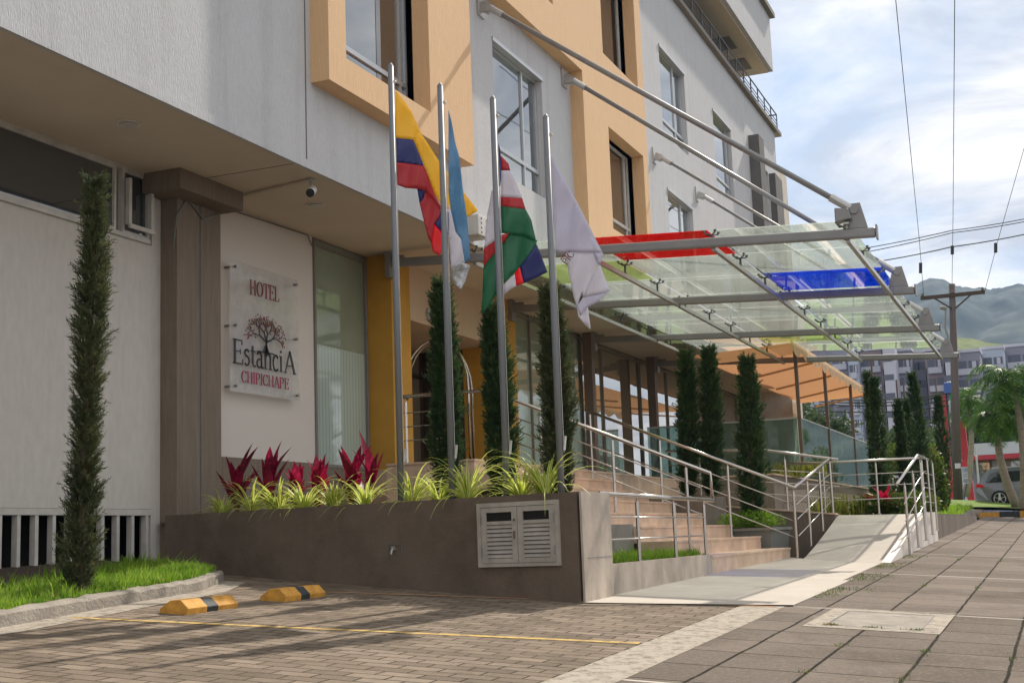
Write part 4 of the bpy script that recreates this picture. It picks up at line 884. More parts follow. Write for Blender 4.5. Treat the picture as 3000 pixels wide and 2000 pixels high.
for i in range(8):
    xa, xb = 22.25 + 2.23 * i, 22.25 + 2.23 * (i + 1) - .05
    for j, (ya, yb) in enumerate(GYS):
        mt = 'canopy_red' if (i, j) == (0, 1) else 'canopy_blue' if (i, j) == (2, 0) else 'canopy_green' if (i, j) in ((1, 2), (6, 1)) else 'canopy_glass'
        if i == 0 and j == 3: continue
        mb = MB(); z1_, z2_ = zb(ya) + .27, zb(yb) + .27
        mb.prism([(xa, ya, z1_), (xb, ya, z1_), (xb, yb, z2_), (xa, yb, z2_)], (0, 0, .014)); g_ = build(mb, 'glass_panel', mt, canopy)
        if mt != 'canopy_glass': g_['label'] = {'canopy_red': 'red tinted glass panel', 'canopy_blue': 'blue tinted glass panel', 'canopy_green': 'yellow green tinted glass panel'}[mt]
mb0 = None
for i in range(9):
    x = 22.25 + 2.23 * i - .025
    for y in PY[:4]:
        mb = MB(); zt = zb(y) + .25
        mb.tube([(x, y + .07, zb(y) - .05), (x, y + .07, zt - .06)], .022, 6)
        for sx_ in (-1, 1):
            for sy_ in (-1, 1):
                mb.beam((x, y + .07, zt - .07), (x + sx_ * .12, y + .07 + sy_ * .10, zt - .04), .02, .02); mb.disc((x + sx_ * .12, y + .07 + sy_ * .10, zt - .01), .026, (0, 0, 1), .03, 8)
        build(mb, 'glass_clamp', 'alu_dark', canopy)
fl_ = thing('floodlight', 'grey floodlight bolted above the outer end of the nearest canopy beam', 'lamp', (21.9, 3.2, 5.75))
c = gx(2478, 632, 21.95); c = Vector((21.95, float(c[1]), float(c[2])))
mb = MB(); mb.prism([(c.x - .12, c.y + .16, c.z - .11), (c.x - .12, c.y + .16, c.z + .13), (c.x - .12, c.y - .06, c.z + .09), (c.x - .12, c.y - .1, c.z - .08)], (.24, 0, 0)); build(mb, 'housing', 'steel_grey', fl_, bevel=.01)
mb = MB(); mb.box((c.x - .10, c.y + .162, c.z - .09), (c.x + .10, c.y + .168, c.z + .11)); build(mb, 'lens', 'pane_dark', fl_)
mb = MB(); mb.tube([(c.x, c.y, c.z - .1), (c.x, c.y, zb(c.y) + .08)], .02, 6); mb.box((c.x - .09, c.y - .05, c.z - .16), (c.x + .09, c.y + .05, c.z - .13)); build(mb, 'mount', 'steel_light', fl_)
# ================================================================== FLAGPOLES AND FLAGS
PP = []
PT = [('tallest grey flagpole, holding the yellow blue and red flag', (1175, 1466), (1145, 190)), ('second grey flagpole from the left, with the pale blue flag', (1325, 1455), (1296, 247)), ('third grey flagpole from the left, with the green white and red flag', (1485, 1448), (1438, 287)), ('shortest grey flagpole at the stone end of the planter, with the plain white flag', (1645, 1443), (1598, 340))]
for i, (lb, pb, ptop) in enumerate(PT):
    y = gx(*pb, 14.8)[1]; xp = 14.80 + .16 * (y - 5.5)
    b = gx(*pb, xp); tpt = gx(*ptop, xp)
    fp = thing('flagpole', lb, 'flagpole', (xp, float(b[1]), 1.16), 'flagpoles standing in the planter'); y0_ = float(b[1])
    mb = MB(); mb.tube([(xp, y0_, 1.10), (xp, y0_, float(tpt[2]) - .02)], [.041, .039], 14); build(mb, 'pole', 'pole_grey', fp, smooth=True)
    mb = MB(); mb.tube([(xp, y0_, float(tpt[2]) - .03), (xp, y0_, float(tpt[2])), (xp, y0_, float(tpt[2]) + .03)], [.041, .03, .004], 12); build(mb, 'finial', 'pole_grey', fp)
    mb = MB(); mb.tube([(xp, y0_ - .055, 1.75), (xp + .005, y0_ - .052, 3.5), (xp, y0_ - .05, float(tpt[2]) - .25)], .004, 4); mb.beam((xp, y0_ - .06, 1.78), (xp + .02, y0_ - .075, 1.95), .015, .04); mb.disc((xp, y0_ - .055, float(tpt[2]) - .25), .025, (1, 0, 0), .02, 8); build(mb, 'halyard', 'frame_white', fp)
    PP.append((xp, y0_, float(tpt[2])))
def flag(name, label, pole, slope, pieces, mats, hem=None, amp=.025):
    xp, yp, zp = PP[pole]; px0 = [1158, 1311, 1466, 1618][pole]
    allv = []; o = None
    bm = bmesh.new()
    for mi, depth, pts in pieces:
        b2 = bmesh.new(); vs = [b2.verts.new((x, -y, 0)) for x, y in pts]
        f = b2.faces.new(vs); bmesh.ops.triangulate(b2, faces=b2.faces[:])
        for _ in range(4):
            es = [e for e in b2.edges if e.calc_length() > 16]
            if not es: break
            bmesh.ops.subdivide_edges(b2, edges=es, cuts=1); bmesh.ops.triangulate(b2, faces=[f for f in b2.faces if len(f.verts) > 3])
        vm = {}
        for v in b2.verts:
            px, py = v.co.x, -v.co.y
            X = xp + .04 + slope * (px - px0) + depth
            X += amp * math.sin((px - px0) * .075 + py * .012 + pole) * min(1, abs(px - px0) / 40) + amp * .6 * math.sin(py * .045 + px * .03)
            q = gx(px, py, X); vm[v] = bm.verts.new((X, q[1], q[2]))
        for f in b2.faces:
            nf = bm.faces.new([vm[v] for v in f.verts]); nf.material_index = mi; nf.smooth = True
        b2.free()
    me = bpy.data.meshes.new(name); org = Vector((xp, yp, zp - 1)); 
    for v in bm.verts: v.co -= org
    bm.to_mesh(me); bm.free()
    for q in mats: me.materials.append(MATS[q])
    o = bpy.data.objects.new(name, me); COL.objects.link(o); o.location = org
    sd = o.modifiers.new('thickness', 'SOLIDIFY'); sd.thickness = .004
    return tag(o, label, 'flag')
flag('flag', 'limp yellow, blue and red flag hanging beside the tallest flagpole', 0, .0026, [
 (0, 0, [(1159, 266), (1166, 273), (1202, 321), (1235, 393), (1291, 480), (1296, 505), (1296, 608), (1273, 567), (1246, 495), (1228, 451), (1211, 410), (1159, 405)]),
 (0, .03, [(1291, 480), (1345, 545), (1400, 617), (1370, 636), (1340, 622), (1296, 608)]),
 (1, 0, [(1159, 405), (1211, 410), (1228, 451), (1241, 486), (1159, 475)]),
 (2, 0, [(1159, 475), (1241, 486), (1246, 495), (1273, 567), (1293, 606), (1290, 612), (1273, 590), (1246, 558), (1224, 554), (1188, 551), (1162, 541)]),
 (1, .03, [(1222, 552), (1248, 556), (1241, 580), (1229, 596)]),
 (2, .03, [(1246, 556), (1273, 576), (1293, 609), (1287, 635), (1272, 656), (1263, 711), (1254, 696), (1229, 596), (1241, 580)]),
 (1, .04, [(1291, 606), (1320, 625), (1320, 690), (1297, 682), (1272, 656), (1287, 635)]),
 (3, .05, [(1272, 656), (1297, 680), (1302, 725), (1286, 749), (1268, 738), (1261, 705)])],
 ['cloth_yellow', 'cloth_blue', 'cloth_red', 'cloth_redbright'])
flag('flag', 'narrow pale blue and white flag with a silvery lower hem on the second flagpole', 1, .0009, [
 (0, 0, [(1314, 322), (1322, 350), (1333, 415), (1346, 460), (1357, 560), (1368, 640), (1373, 690), (1377, 760), (1362, 770), (1350, 700), (1335, 680), (1322, 620), (1314, 560)]),
 (1, 0, [(1314, 600), (1322, 620), (1335, 680), (1350, 700), (1362, 770), (1345, 772), (1322, 788), (1316, 700)]),
 (2, -.03, [(1322, 786), (1345, 764), (1363, 772), (1378, 778), (1364, 822), (1351, 850), (1336, 838), (1322, 815)])],
 ['cloth_sky', 'cloth_white', 'silver_cloth'], amp=.04)
flag('flag', 'tricolour flag of white, red and green folded over the third flagpole', 2, .0012, [
 (3, 0, [(1460, 418), (1466, 440), (1470, 500), (1466, 545), (1460, 545)]),
 (1, 0, [(1466, 455), (1490, 480), (1495, 500), (1469, 500)]),
 (0, 0, [(1468, 500), (1495, 500), (1514, 540), (1530, 581), (1468, 577)]),
 (0, .02, [(1440, 560), (1460, 545), (1468, 577), (1468, 700), (1448, 706), (1418, 728), (1428, 625)]),
 (1, 0, [(1468, 577), (1530, 581), (1540, 613), (1468, 604)]),
 (2, 0, [(1468, 604), (1540, 613), (1557, 645), (1571, 706), (1530, 690), (1468, 683)]),
 (1, -.01, [(1463, 690), (1491, 682), (1478, 708), (1463, 716)]),
 (2, .02, [(1478, 708), (1491, 682), (1530, 688), (1574, 704), (1568, 728), (1523, 782), (1500, 806), (1476, 832), (1468, 800), (1463, 716)]),
 (1, .02, [(1418, 728), (1448, 706), (1468, 700), (1468, 722), (1440, 752), (1417, 782)]),
 (2, .02, [(1417, 782), (1440, 752), (1468, 722), (1470, 850), (1450, 868), (1430, 900), (1411, 920)]),
 (3, .01, [(1572, 716), (1588, 755), (1604, 797), (1570, 814), (1535, 830), (1523, 782)]),
 (4, .01, [(1523, 782), (1535, 830), (1513, 837), (1508, 802)]),
 (0, .01, [(1508, 802), (1513, 837), (1495, 848), (1475, 864), (1475, 834)])],
 ['cloth_white', 'cloth_red', 'cloth_green', 'cloth_blue', 'cloth_redbright'])
wf = flag('flag', 'plain white flag with small dark lettering drooping from the shortest flagpole', 3, .0012, [
 (0, 0, [(1614, 455), (1620, 462), (1650, 520), (1690, 590), (1740, 690), (1766, 741), (1705, 740), (1640, 738), (1628, 735), (1618, 600)]),
 (1, .02, [(1655, 738), (1705, 740), (1750, 741), (1756, 775), (1735, 805), (1708, 870), (1705, 850), (1690, 900), (1680, 868), (1667, 800)]),
 (0, -.01, [(1738, 741), (1767, 741), (1758, 778), (1750, 770)]),
 (1, -.01, [(1758, 775), (1787, 852), (1750, 862), (1709, 870), (1735, 805)]),
 (0, .0, [(1709, 870), (1750, 862), (1787, 852), (1750, 885), (1722, 900), (1700, 925), (1690, 895)]),
 (1, .01, [(1690, 895), (1700, 925), (1722, 900), (1731, 966), (1715, 952), (1694, 928)])],
 ['cloth_lilac', 'cloth_white'])
mb = MB(); p = gx(1659, 782, PP[3][0] + .03); s_ = np.array([-.0, 1, 0]); 
pa = gx(1660, 778, PP[3][0] - .02); pb_ = gx(1682, 748, PP[3][0] - .02); dr_ = (pb_ - pa); dr_ /= np.linalg.norm(dr_); up_ = np.cross(dr_, [1, 0, 0]); up_ = up_ if up_[2] > 0 else -up_
text(mb, 'PIC', pa, dr_, up_, .09, .17, (-.002, 0, 0), bold=1.2)
for k in range(4): mb.prism([tuple(pa + dr_ * (.01 + .03 * k) + up_ * .11 + np.array(o_)) for o_ in ((0, 0, 0), (0, -.02, 0), (0, -.02, .02), (0, 0, .02))], (-.002, 0, 0))
lt = build(mb, 'lettering', 'text_maroon'); lt.parent = wf; lt.location = -wf.location; 
# ================================================================== VEGETATION
def spray_crown(name, parent, base, H, rad_fn, nspray, blades, bl, bw, mat, lean=(0, 0), up=.75, core=True, jitter=.06):
    bx_, by_, bz_ = base; V = []; 
    n = nspray; t_ = RNG.uniform(0, 1, n) ** .95; ang = RNG.uniform(0, 2 * PI, n); rr = np.array([rad_fn(a) for a in t_])
    ph_ = RNG.uniform(0, 6); lump = 1 + .30 * np.sin(ang * 3 + t_ * 19 + ph_) + .24 * np.sin(ang * 2 - t_ * 37 + ph_ * 2) + .15 * np.sin(ang + t_ * 67)
    rr = rr * lump * RNG.uniform(.45, 1.08, n)
    cx_ = bx_ + lean[0] * t_ * H + .02 * np.sin(t_ * 9); cy_ = by_ + lean[1] * t_ * H + .02 * np.sin(t_ * 7 + 1)
    P = np.stack([cx_ + np.cos(ang) * rr * .72, cy_ + np.sin(ang) * rr * .72, bz_ + t_ * H], 1)
    D = np.stack([np.cos(ang) * .6, np.sin(ang) * .6, np.full(n, up)], 1) + RNG.normal(0, .18, (n, 3)); D /= np.linalg.norm(D, axis=1)[:, None]
    L = bl * 2.2 * RNG.uniform(.6, 1.2, n)
    m_ = blades; k = np.tile(np.arange(m_), n); idx = np.repeat(np.arange(n), m_)
    s_ = (k + .5) / m_; root = P[idx] + D[idx] * (L[idx] * s_)[:, None]
    dirs = D[idx] + RNG.normal(0, .45, (n * m_, 3)); dirs /= np.linalg.norm(dirs, axis=1)[:, None]
    side = np.cross(dirs, RNG.normal(0, 1, (n * m_, 3))); side /= np.linalg.norm(side, axis=1)[:, None]
    ln = bl * RNG.uniform(.5, 1.15, n * m_) * (1.1 - .4 * s_)
    V = np.zeros((n * m_, 4, 3)); V[:, 0] = root - side * bw * .35; V[:, 1] = root + side * bw * .35; V[:, 2] = root + dirs * ln[:, None] * .6 + side * bw * .5; V[:, 3] = root + dirs * ln[:, None]
    b = np.arange(n * m_)[:, None] * 4; T = np.concatenate([b + [0, 1, 2], b + [0, 2, 3]])
    off = np.array(wl(parent)) if parent is not None else 0
    return raw(name, V.reshape(-1, 3) - off, T, mat, parent)
def cypress(base, H, R, label, nspray, blades, bl, bw, mat, group, shape='spindle', lean=(0, 0), trunk=.03, pole=None, crown0=.0):
    H -= bl * 2.3
    t_ = thing('cypress_tree', label, 'tree', base, group)
    if shape == 'spindle': rf = lambda a: R * (min(1, .55 + a * 1.6) if a < .3 else (1 - ((a - .3) / .72) ** 2.2) ** .8 if a < 1 else .0)
    else: rf = lambda a: R * (.72 + .28 * math.sin(a * 9 + 1)) * (1 if a < .6 else max(.10, 1 - (a - .6) / .42)) * (.75 + .4 * a if a < .4 else 1)
    bx_, by_, bz_ = base
    mb = MB(); mb.tube([(bx_, by_, bz_ - .05), (bx_ + lean[0] * H * .5, by_ + lean[1] * H * .5, bz_ + H * .5), (bx_ + lean[0] * H * .93, by_ + lean[1] * H * .93, bz_ + H * .93)], [trunk * 1.4, trunk, trunk * .3], 7); build(mb, 'trunk', 'bark', t_)
    # inner dense core of foliage
    spray_crown('crown', t_, (bx_, by_, bz_ + H * crown0), H * (1 - crown0), rf, nspray, blades, bl, bw, mat, lean)
    if pole:
        mb = MB(); mb.tube([(bx_ + .08, by_, bz_), (bx_ + .08, by_, bz_ + pole)], .028, 6); build(mb, 'stake', 'brown_post', t_)
    return t_
# big thin cypress in front of the left wall
b0 = gx(232, 1722, 11.3); t0 = gx(285, 492, 11.3)
cypress((11.3, float(b0[1]), zbed(11.3, float(b0[1]))), float(t0[2]) - zbed(11.3, float(b0[1])), .165, 'tall ragged thin cypress growing in the lawn strip before the left wall and grille', 2300, 16, .085, .011, 'cypress_leaf', 'thin cypress trees along the hotel front', 'rag', lean=(.0, (float(t0[1]) - float(b0[1])) / 4.6), trunk=.045)
for i, (px, pt, x, r, lb) in enumerate((((1312, 1405), (1292, 800), 16.4, .175, 'dense pointed cypress behind the second flagpole'), ((1478, 1410), (1440, 872), 16.2, .17, 'dense blunt cypress behind the third flagpole'), ((1640, 1425), (1612, 815), 15.3, .165, 'dense pointed cypress behind the shortest flagpole'))):
    b = gx(*px, x); t_ = gx(*pt, x); H = float(t_[2]) - 1.16
    cypress((x, float(b[1]), 1.16), H, r * x / 15.3, lb, 2300, 16, .075, .014, 'cypress_leaf' if i == 2 else 'cypress_dark', 'thin cypress trees along the hotel front', lean=(0, (float(t_[1]) - float(b[1])) / H), crown0=.02)
for px, pt, x, zb_, r, lb in (((2205, 1535), (2203, 1028), 28.2, .81, .26, 'widest cypress, growing in the flared trough at the right end of the stairs'), ((2090, 1500), (2088, 998), 28.3, 1.5, .18, 'middle slim cypress in the trough row right of the stairs'), ((2020, 1470), (2022, 1008), 28.3, 1.5, .18, 'leftmost cypress in the trough row right of the stairs')):
    b = gx(*px, x); t_ = gx(*pt, x); H = float(t_[2]) - zb_
    cypress((x, float(b[1]), zb_), H, r, lb, 1500, 14, .10, .022, 'cypress_dark', 'thin cypress trees along the hotel front', lean=(0, (float(t_[1]) - float(b[1])) / H * .6))
far = [((2578, 1400), (2563, 1095), 42, .22, 1.0, 'tallest far cypress at the end of the awning, stake above its tip', 4.3), ((2562, 1400), (2541, 1078), 43.5, .08, 1.0, 'very thin far cypress against the left side of a thicker one', None), ((2648, 1400), (2630, 1160), 45, .16, 1.0, 'far cypress with bare stake just right of the flowering shrub', 4.6), ((2668, 1395), (2657, 1160), 48, .16, 1.0, 'far cypress half hidden between two darker neighbours', 4.8), ((2712, 1400), (2668, 1078), 44, .20, 1.0, 'tall leaning far cypress with a whip like tip', None), ((2772, 1490), (2748, 1148), 52, .26, 1.05, 'last dark cypress beside the wooden utility pole', 6.0)]
for pb, pt, x, r, z_, lb, pole in far:
    b = gx(*pb, x); t_ = gx(*pt, x); z_ = float(b[2]) if pb[1] > 1450 else 1.0; H = float(t_[2]) - z_
    if pb[1] < 1450: b = b + np.array([0, 0, 0])
    cypress((x, float(b[1]), z_), H, r, lb, 1100, 12, .09, .03, 'cypress_dark', 'thin cypress trees along the hotel front', lean=(0, (float(t_[1]) - float(b[1])) / H * .8), pole=(H + .55) if pole else None)
# leaf strips
def strips(name, parent, roots, dirs, lens, width, arch, mat, seg=6, fold=.25, uv=True, shape='strap', smooth=True):
    V = []; Fq = []; UV = []
    for r0, d0, L, w in zip(roots, dirs, lens, width):
        p = Vector(r0); d = Vector(d0).normalized(); base = len(V); side = d.cross(Vector((0, 0, 1)))
        side = side.normalized() if side.length > .05 else Vector((1, 0, 0)); sl = L / seg
        for i in range(seg + 1):
            t_ = i / seg
            ww = w * ((1 - t_ ** 2.2) * (.75 + .5 * math.sin(PI * min(1, t_ * 1.6))) if shape == 'strap' else math.sin(PI * (.06 + .94 * t_) ** .85) if t_ < 1 else 0)
            nn = side.cross(d).normalized()
            V += [p - side * ww / 2 + nn * ww * fold, p, p + side * ww / 2 + nn * ww * fold]
            d = (d + Vector((0, 0, -arch / seg * (1 + t_)))).normalized(); p = p + d * sl
        for i in range(seg):
            a = base + 3 * i
            Fq += [(a, a + 1, a + 4, a + 3), (a + 1, a + 2, a + 5, a + 4)]
            t0_, t1_ = i / seg, (i + 1) / seg
            UV += [(0, t0_), (.5, t0_), (.5, t1_), (0, t1_), (.5, t0_), (1, t0_), (1, t1_), (.5, t1_)]
    off = np.array(wl(parent)) if parent is not None else 0
    return raw(name, np.array([tuple(v) for v in V]) - off, Fq, mat, parent, UV)
SPL = [(650, 'smallest spider plant beside the grey column'), (738, 'striped spider plant under the tall red leaves by the column'), (815, 'spider plant in front of the darkest maroon leaves'), (893, 'spider plant below the frosted glass bay'), (976, 'low wide spider plant left of the tallest flagpole'), (1068, 'bushy spider plant just left of the tallest flagpole'), (1208, 'bright spider plant between the two tallest flagpoles'), (1285, 'small upright spider plant touching the second flagpole'), (1372, 'spider plant with long arching leaves right of the second flagpole'), (1530, 'spider plant right of the third flagpole'), (1602, 'tallest spider plant beside the shortest flagpole')]
for i, (px, lb) in enumerate(SPL):
    yy = 5.0; best = None
    for k in range(200):
        s_ = .3 + (LW - .5) * k / 199; q = W(s_, -.30, 1.16); v = M @ (np.array(q) - CAM); u = v[0] / v[2] * F + 1500
        if best is None or abs(u - px) < best[0]: best = (abs(u - px), q)
    q = (best[1][0], best[1][1], 1.21); sp = thing('spider_plant', lb, 'plant', q, 'striped spider plants along the planter wall'); n = random.randint(40, 56); R = []; D = []; L = []; Wd_ = []
    big = {10: 1.35, 8: 1.2, 6: 1.15, 7: .85, 0: .75}.get(i, 1.0)
    for k in range(n):
        a = random.uniform(0, 2 * PI); el = random.uniform(.7, 4.5) ; R.append((q[0] + math.cos(a) * .03, q[1] + math.sin(a) * .03, q[2])); D.append((math.cos(a), math.sin(a), el)); L.append(random.uniform(.42, .82) * big); Wd_.append(random.uniform(.022, .036))
    strips('foliage', sp, R, D, L, Wd_, 1.4, 'spider_leaf', 8)
CL = [(700, 1425, .95, 'tall crimson cordyline rising beside the grey column'), (795, 1420, .95, 'crimson cordyline with broad upright leaves below the sign'), (880, 1440, .6, 'low dark maroon cordyline below the sign edge'), (940, 1425, .75, 'maroon cordyline in front of the frosted glass'), (1045, 1430, .8, 'dark crimson cordyline left of the ochre pillar'), (1098, 1430, .85, 'crimson cordyline touching the tallest flagpole')]
for i, (px, py, h, lb) in enumerate(CL):
    h *= 1.25; q = gz(px, py + 40, 1.16); s_ = 1.4 if i < 3 else 1.2
    for k in range(200):
        s2 = .3 + (LW - .5) * k / 199; qq = W(s2, -.75, 1.16); v = M @ (np.array(qq) - CAM); u = v[0] / v[2] * F + 1500
        if abs(u - px) < 10: q = np.array(qq)
    cp_ = thing('cordyline_plant', lb, 'plant', tuple(map(float, q)), 'red leaved cordylines in the planter')
    mb = MB(); mb.tube([tuple(q), (q[0], q[1], q[2] + h * .45)], .015, 6); build(mb, 'stem', 'bark', cp_)
    R = []; D = []; L = []; Wd_ = []
    for k in range(random.randint(12, 17)):
        a = random.uniform(0, 2 * PI); el = random.uniform(.9, 6); z = q[2] + random.uniform(.05, .5) * h; R.append((q[0] + math.cos(a) * .02, q[1] + math.sin(a) * .02, z)); D.append((math.cos(a), math.sin(a), el)); L.append(h * random.uniform(.35, .6)); Wd_.append(random.uniform(.10, .17))
    strips('foliage', cp_, R, D, L, Wd_, .35, 'cordyline_leaf', 6, .12, shape='leaf')
# bed plants past the ramp
for i, (px, py, lb) in enumerate(((2430, 1500, 'yellow green snake plants nearest the ramp handrail'), (2490, 1500, 'yellow green snake plants in the middle of the bed past the ramp'), (2370, 1380, 'dark snake plants on the terrace wall behind the trough'), (2280, 1380, 'dark snake plants on the terrace wall nearest the widest cypress'))):
    x = 35.0; q = gx(px, py, x); zb_ = 1.0 if i < 2 else 2.18
    if i >= 2: x = 36.5; q = gx(px, py, x)
    sp = thing('snake_plant', lb, 'plant', (x, float(q[1]), zb_), 'snake plant clumps around the ramp'); R = []; D = []; L = []; Wd_ = []
    for k in range(70):
        R.append((x + random.uniform(-.5, .8), float(q[1]) + random.uniform(-.42, .42), zb_)); D.append((random.gauss(0, .12), random.gauss(0, .12), 1)); L.append(random.uniform(.35, .75) if i < 2 else random.uniform(.3, .5)); Wd_.append(random.uniform(.05, .08))
    strips('foliage', sp, R, D, L, Wd_, .03, 'snake_leaf', 4, .15)
def shrub(label, c, r, n, mat, bl=.10, bw=.07, cat='shrub', grp=None, name='shrub'):
    t_ = thing(name, label, cat, (c[0], c[1], c[2]), grp); V = []
    ph = RNG.normal(0, 1, (n, 3)); ph /= np.linalg.norm(ph, axis=1)[:, None]; rr = RNG.uniform(.35, 1.0, n) ** .5 * (1 + .2 * np.sin(ph[:, 0] * 7 + ph[:, 2] * 5)); P = np.array(c) + np.array([0, 0, r[2] * .9]) + ph * rr[:, None] * np.array(r)
    P[:, 2] = np.maximum(P[:, 2], c[2])
    d = ph + RNG.normal(0, .7, (n, 3)); d /= np.linalg.norm(d, axis=1)[:, None]; s_ = np.cross(d, RNG.normal(0, 1, (n, 3))); s_ /= np.linalg.norm(s_, axis=1)[:, None]
    V = np.zeros((n, 4, 3)); V[:, 0] = P; V[:, 1] = P + d * bl * .5 + s_ * bw / 2; V[:, 2] = P + d * bl; V[:, 3] = P + d * bl * .5 - s_ * bw / 2
    raw('foliage', V.reshape(-1, 3) - np.array(c), np.arange(n * 4).reshape(n, 4), mat, t_)
    mb = MB(); mb.tube([tuple(c), (c[0], c[1], c[2] + r[2])], .02, 5); build(mb, 'stem', 'bark', t_); return t_
for k, (px, py, x, r, lb, mt) in enumerate(((2560, 1495, 35.2, (.5, .55, .28), 'rounded reddish green border shrub left of the crimson plant', 'shrub_leaf'), (2630, 1495, 35.2, (.5, .55, .28), 'rounded reddish green border shrub right of the crimson plant', 'shrub_leaf'), (2695, 1490, 38, (.5, .5, .32), 'leafy border shrub behind the far ramp posts', 'shrub_leaf'),
   (2625, 1460, 50, (.6, .6, 1.4), 'taller flowering bush between the far cypresses', 'shrub_leaf'), (2738, 1490, 49, (.45, .45, 1.3), 'sunlit leafy bush left of the last cypress', 'shrub_leaf'))):
    q = gx(px, py, x); shrub(lb, (x, float(q[1]), 1.0), r, 1500 if k < 3 else 1700, mt, .09 if k < 3 else .16, .06 if k < 3 else .10)
q = gx(2594, 1470, 35.0); cp_ = thing('cordyline_plant', 'bright crimson cordyline in the bed past the ramp', 'plant', (35.0, float(q[1]), 1.0))
R = []; D = []; L = []; Wd_ = []
for k in range(16):
    a = random.uniform(0, 2 * PI); R.append((35.0, float(q[1]), 1.25)); D.append((math.cos(a), math.sin(a), random.uniform(.3, 2.5))); L.append(random.uniform(.4, .75)); Wd_.append(.12)
strips('foliage', cp_, R, D, L, Wd_, .5, 'red_leaf', 6, .12, shape='leaf')
shrub('bushy ground foliage spilling over the flared trough', (28.1, 6.25, .82), (.9, .6, .16), 1800, 'grass_leaf', .09, .03, 'plant', None, 'trough_plant')
# ================================================================== WHEEL STOPS
def stop(P0, L, label):
    x0, y0 = P0; g = Gz(x0, y0); t_ = thing('wheel_stop', label, 'wheel stop', (x0, y0, g), 'yellow and black concrete wheel stops'); prof = [(-.03, 0), (.30, 0), (.31, .07), (.22, .155), (.09, .155), (-.04, .07)]
    cuts = [0, .36, .60, 1.0]
    for k in range(3):
        mb = MB(); a, b = cuts[k] * L, cuts[k + 1] * L
        mb.prism([(x0 + a, y0 + .27 - p[0], g - .01 + p[1]) for p in prof], (b - a, -.06 * (b - a), .026 * (b - a))); build(mb, ('painted_band'), 'black_paint' if k == 1 else 'yellow_paint', t_, bevel=.008)
stop((11.13, 8.25), .85, 'nearer yellow and black concrete wheel stop on the brick paving'); stop((12.74, 8.12), .82, 'farther yellow and black concrete wheel stop close to the planter wall')
# ================================================================== MANHOLE COVER
mh = thing('inspection_cover', 'weathered concrete inspection cover in a pale frame set into the slab pavement', 'manhole cover', (14.6, 1.88, Gz(14.6, 1.88)))
def gq(x, y, dz): return (x, y, Gz(x, y) + dz)
mb = MB(); X0, X1, Y_0, Y_1 = 13.5, 15.5, 1.24, 2.55
for a in ((X0, X0 + .22, Y_0, Y_1), (X1 - .22, X1, Y_0, Y_1), (X0 + .22, X1 - .22, Y_0, Y_0 + .2), (X0 + .22, X1 - .22, Y_1 - .2, Y_1)): mb.quad(gq(a[0], a[2], .004), gq(a[1], a[2], .004), gq(a[1], a[3], .004), gq(a[0], a[3], .004))
build(mb, 'frame', 'border_white', mh)
mb = MB(); mb.quad(gq(X0 + .22, Y_0 + .2, .002), gq(X1 - .22, Y_0 + .2, .002), gq(X1 - .22, Y_1 - .2, .002), gq(X0 + .22, Y_1 - .2, .002)); build(mb, 'cover', 'kerb_concrete', mh)
mb = MB()
for a in ((X0 + .21, X0 + .225, Y_0 + .2, Y_1 - .2), (X1 - .225, X1 - .21, Y_0 + .2, Y_1 - .2), (X0 + .22, X1 - .22, Y_0 + .19, Y_0 + .205), (X0 + .22, X1 - .22, Y_1 - .205, Y_1 - .19), (X0 + .5, X0 + .52, 1.7, 1.95), (X1 - .5, X1 - .52, 1.6, 1.85)): mb.quad(gq(a[0], a[2], .008), gq(a[1], a[2], .008), gq(a[1], a[3], .008), gq(a[0], a[3], .008))
build(mb, 'seam', 'fin_grey', mh)
# ================================================================== AWNING AND GLASS FENCE
aw = thing('restaurant_awning', 'orange fabric awning with scalloped cream edge over the restaurant terrace', 'awning', (46, 7, 5.9))
XA0, XA1, YA0, YA1 = 37.5, 54.9, 6.9, 9.8; ZA = 6.0
mb = MB(); n = 20; vs = []
for i in range(n + 1):
    for j in range(7):
        x = XA0 + (XA1 - XA0) * i / n; y = YA0 + (YA1 - YA0) * j / 6; vs.append((x, y, ZA - .04 * (y - YA0) + .03 * math.sin(j * PI) ))
mb.add(vs, [(i * 7 + j, (i + 1) * 7 + j, (i + 1) * 7 + j + 1, i * 7 + j + 1) for i in range(n) for j in range(6)]); build(mb, 'canopy_fabric', 'awning_orange', aw)
mb = MB(); n = 90; vs = []
for i in range(n + 1):
    x = XA0 + (XA1 - XA0) * i / n; ph = abs(math.sin(PI * (x - XA0) / 1.6)); vs += [(x, YA0 - .03, ZA + .12), (x, YA0 - .06 - .02 * math.sin(x * 9), ZA - .03), (x, YA0 - .05, ZA - .10 - .20 * ph)]
mb.add(vs, [(3 * i + k, 3 * (i + 1) + k, 3 * (i + 1) + k + 1, 3 * i + k + 1) for i in range(n) for k in range(2)]); build(mb, 'valance', 'awning_cream', aw)
for x in (42.0, 46.0, 50.0, 54.0):
    mb = MB(); mb.beam((x, YA0 + .1, ZA - .06), (x + .9, YA0 + .1 + 2.2, ZA - .3), .06, .06); build(mb, 'folding_arm', 'awning_cream', aw)
gf = thing('glass_fence', 'greenish glass terrace fence with slim dark posts carrying the awning', 'fence', (39, 7.02, 2.18))
ztop = float(gy(2350, 1228, 7.02)[2]); px_ = [39.0, 44.1, 49.8]
for i, x in enumerate(px_):
    mb = MB(); mb.box((x - .05, 6.98, 2.18), (x + .05, 7.08, ZA - .02)); build(mb, 'post', 'brown_post', gf)
xs_ = np.linspace(39.05, 55.4, 13)
for i in range(12):
    mb = MB(); mb.box((xs_[i] + .02, 7.015, 2.20), (xs_[i + 1] - .02, 7.03, ztop)); build(mb, 'glass_panel', 'fence_glass', gf)
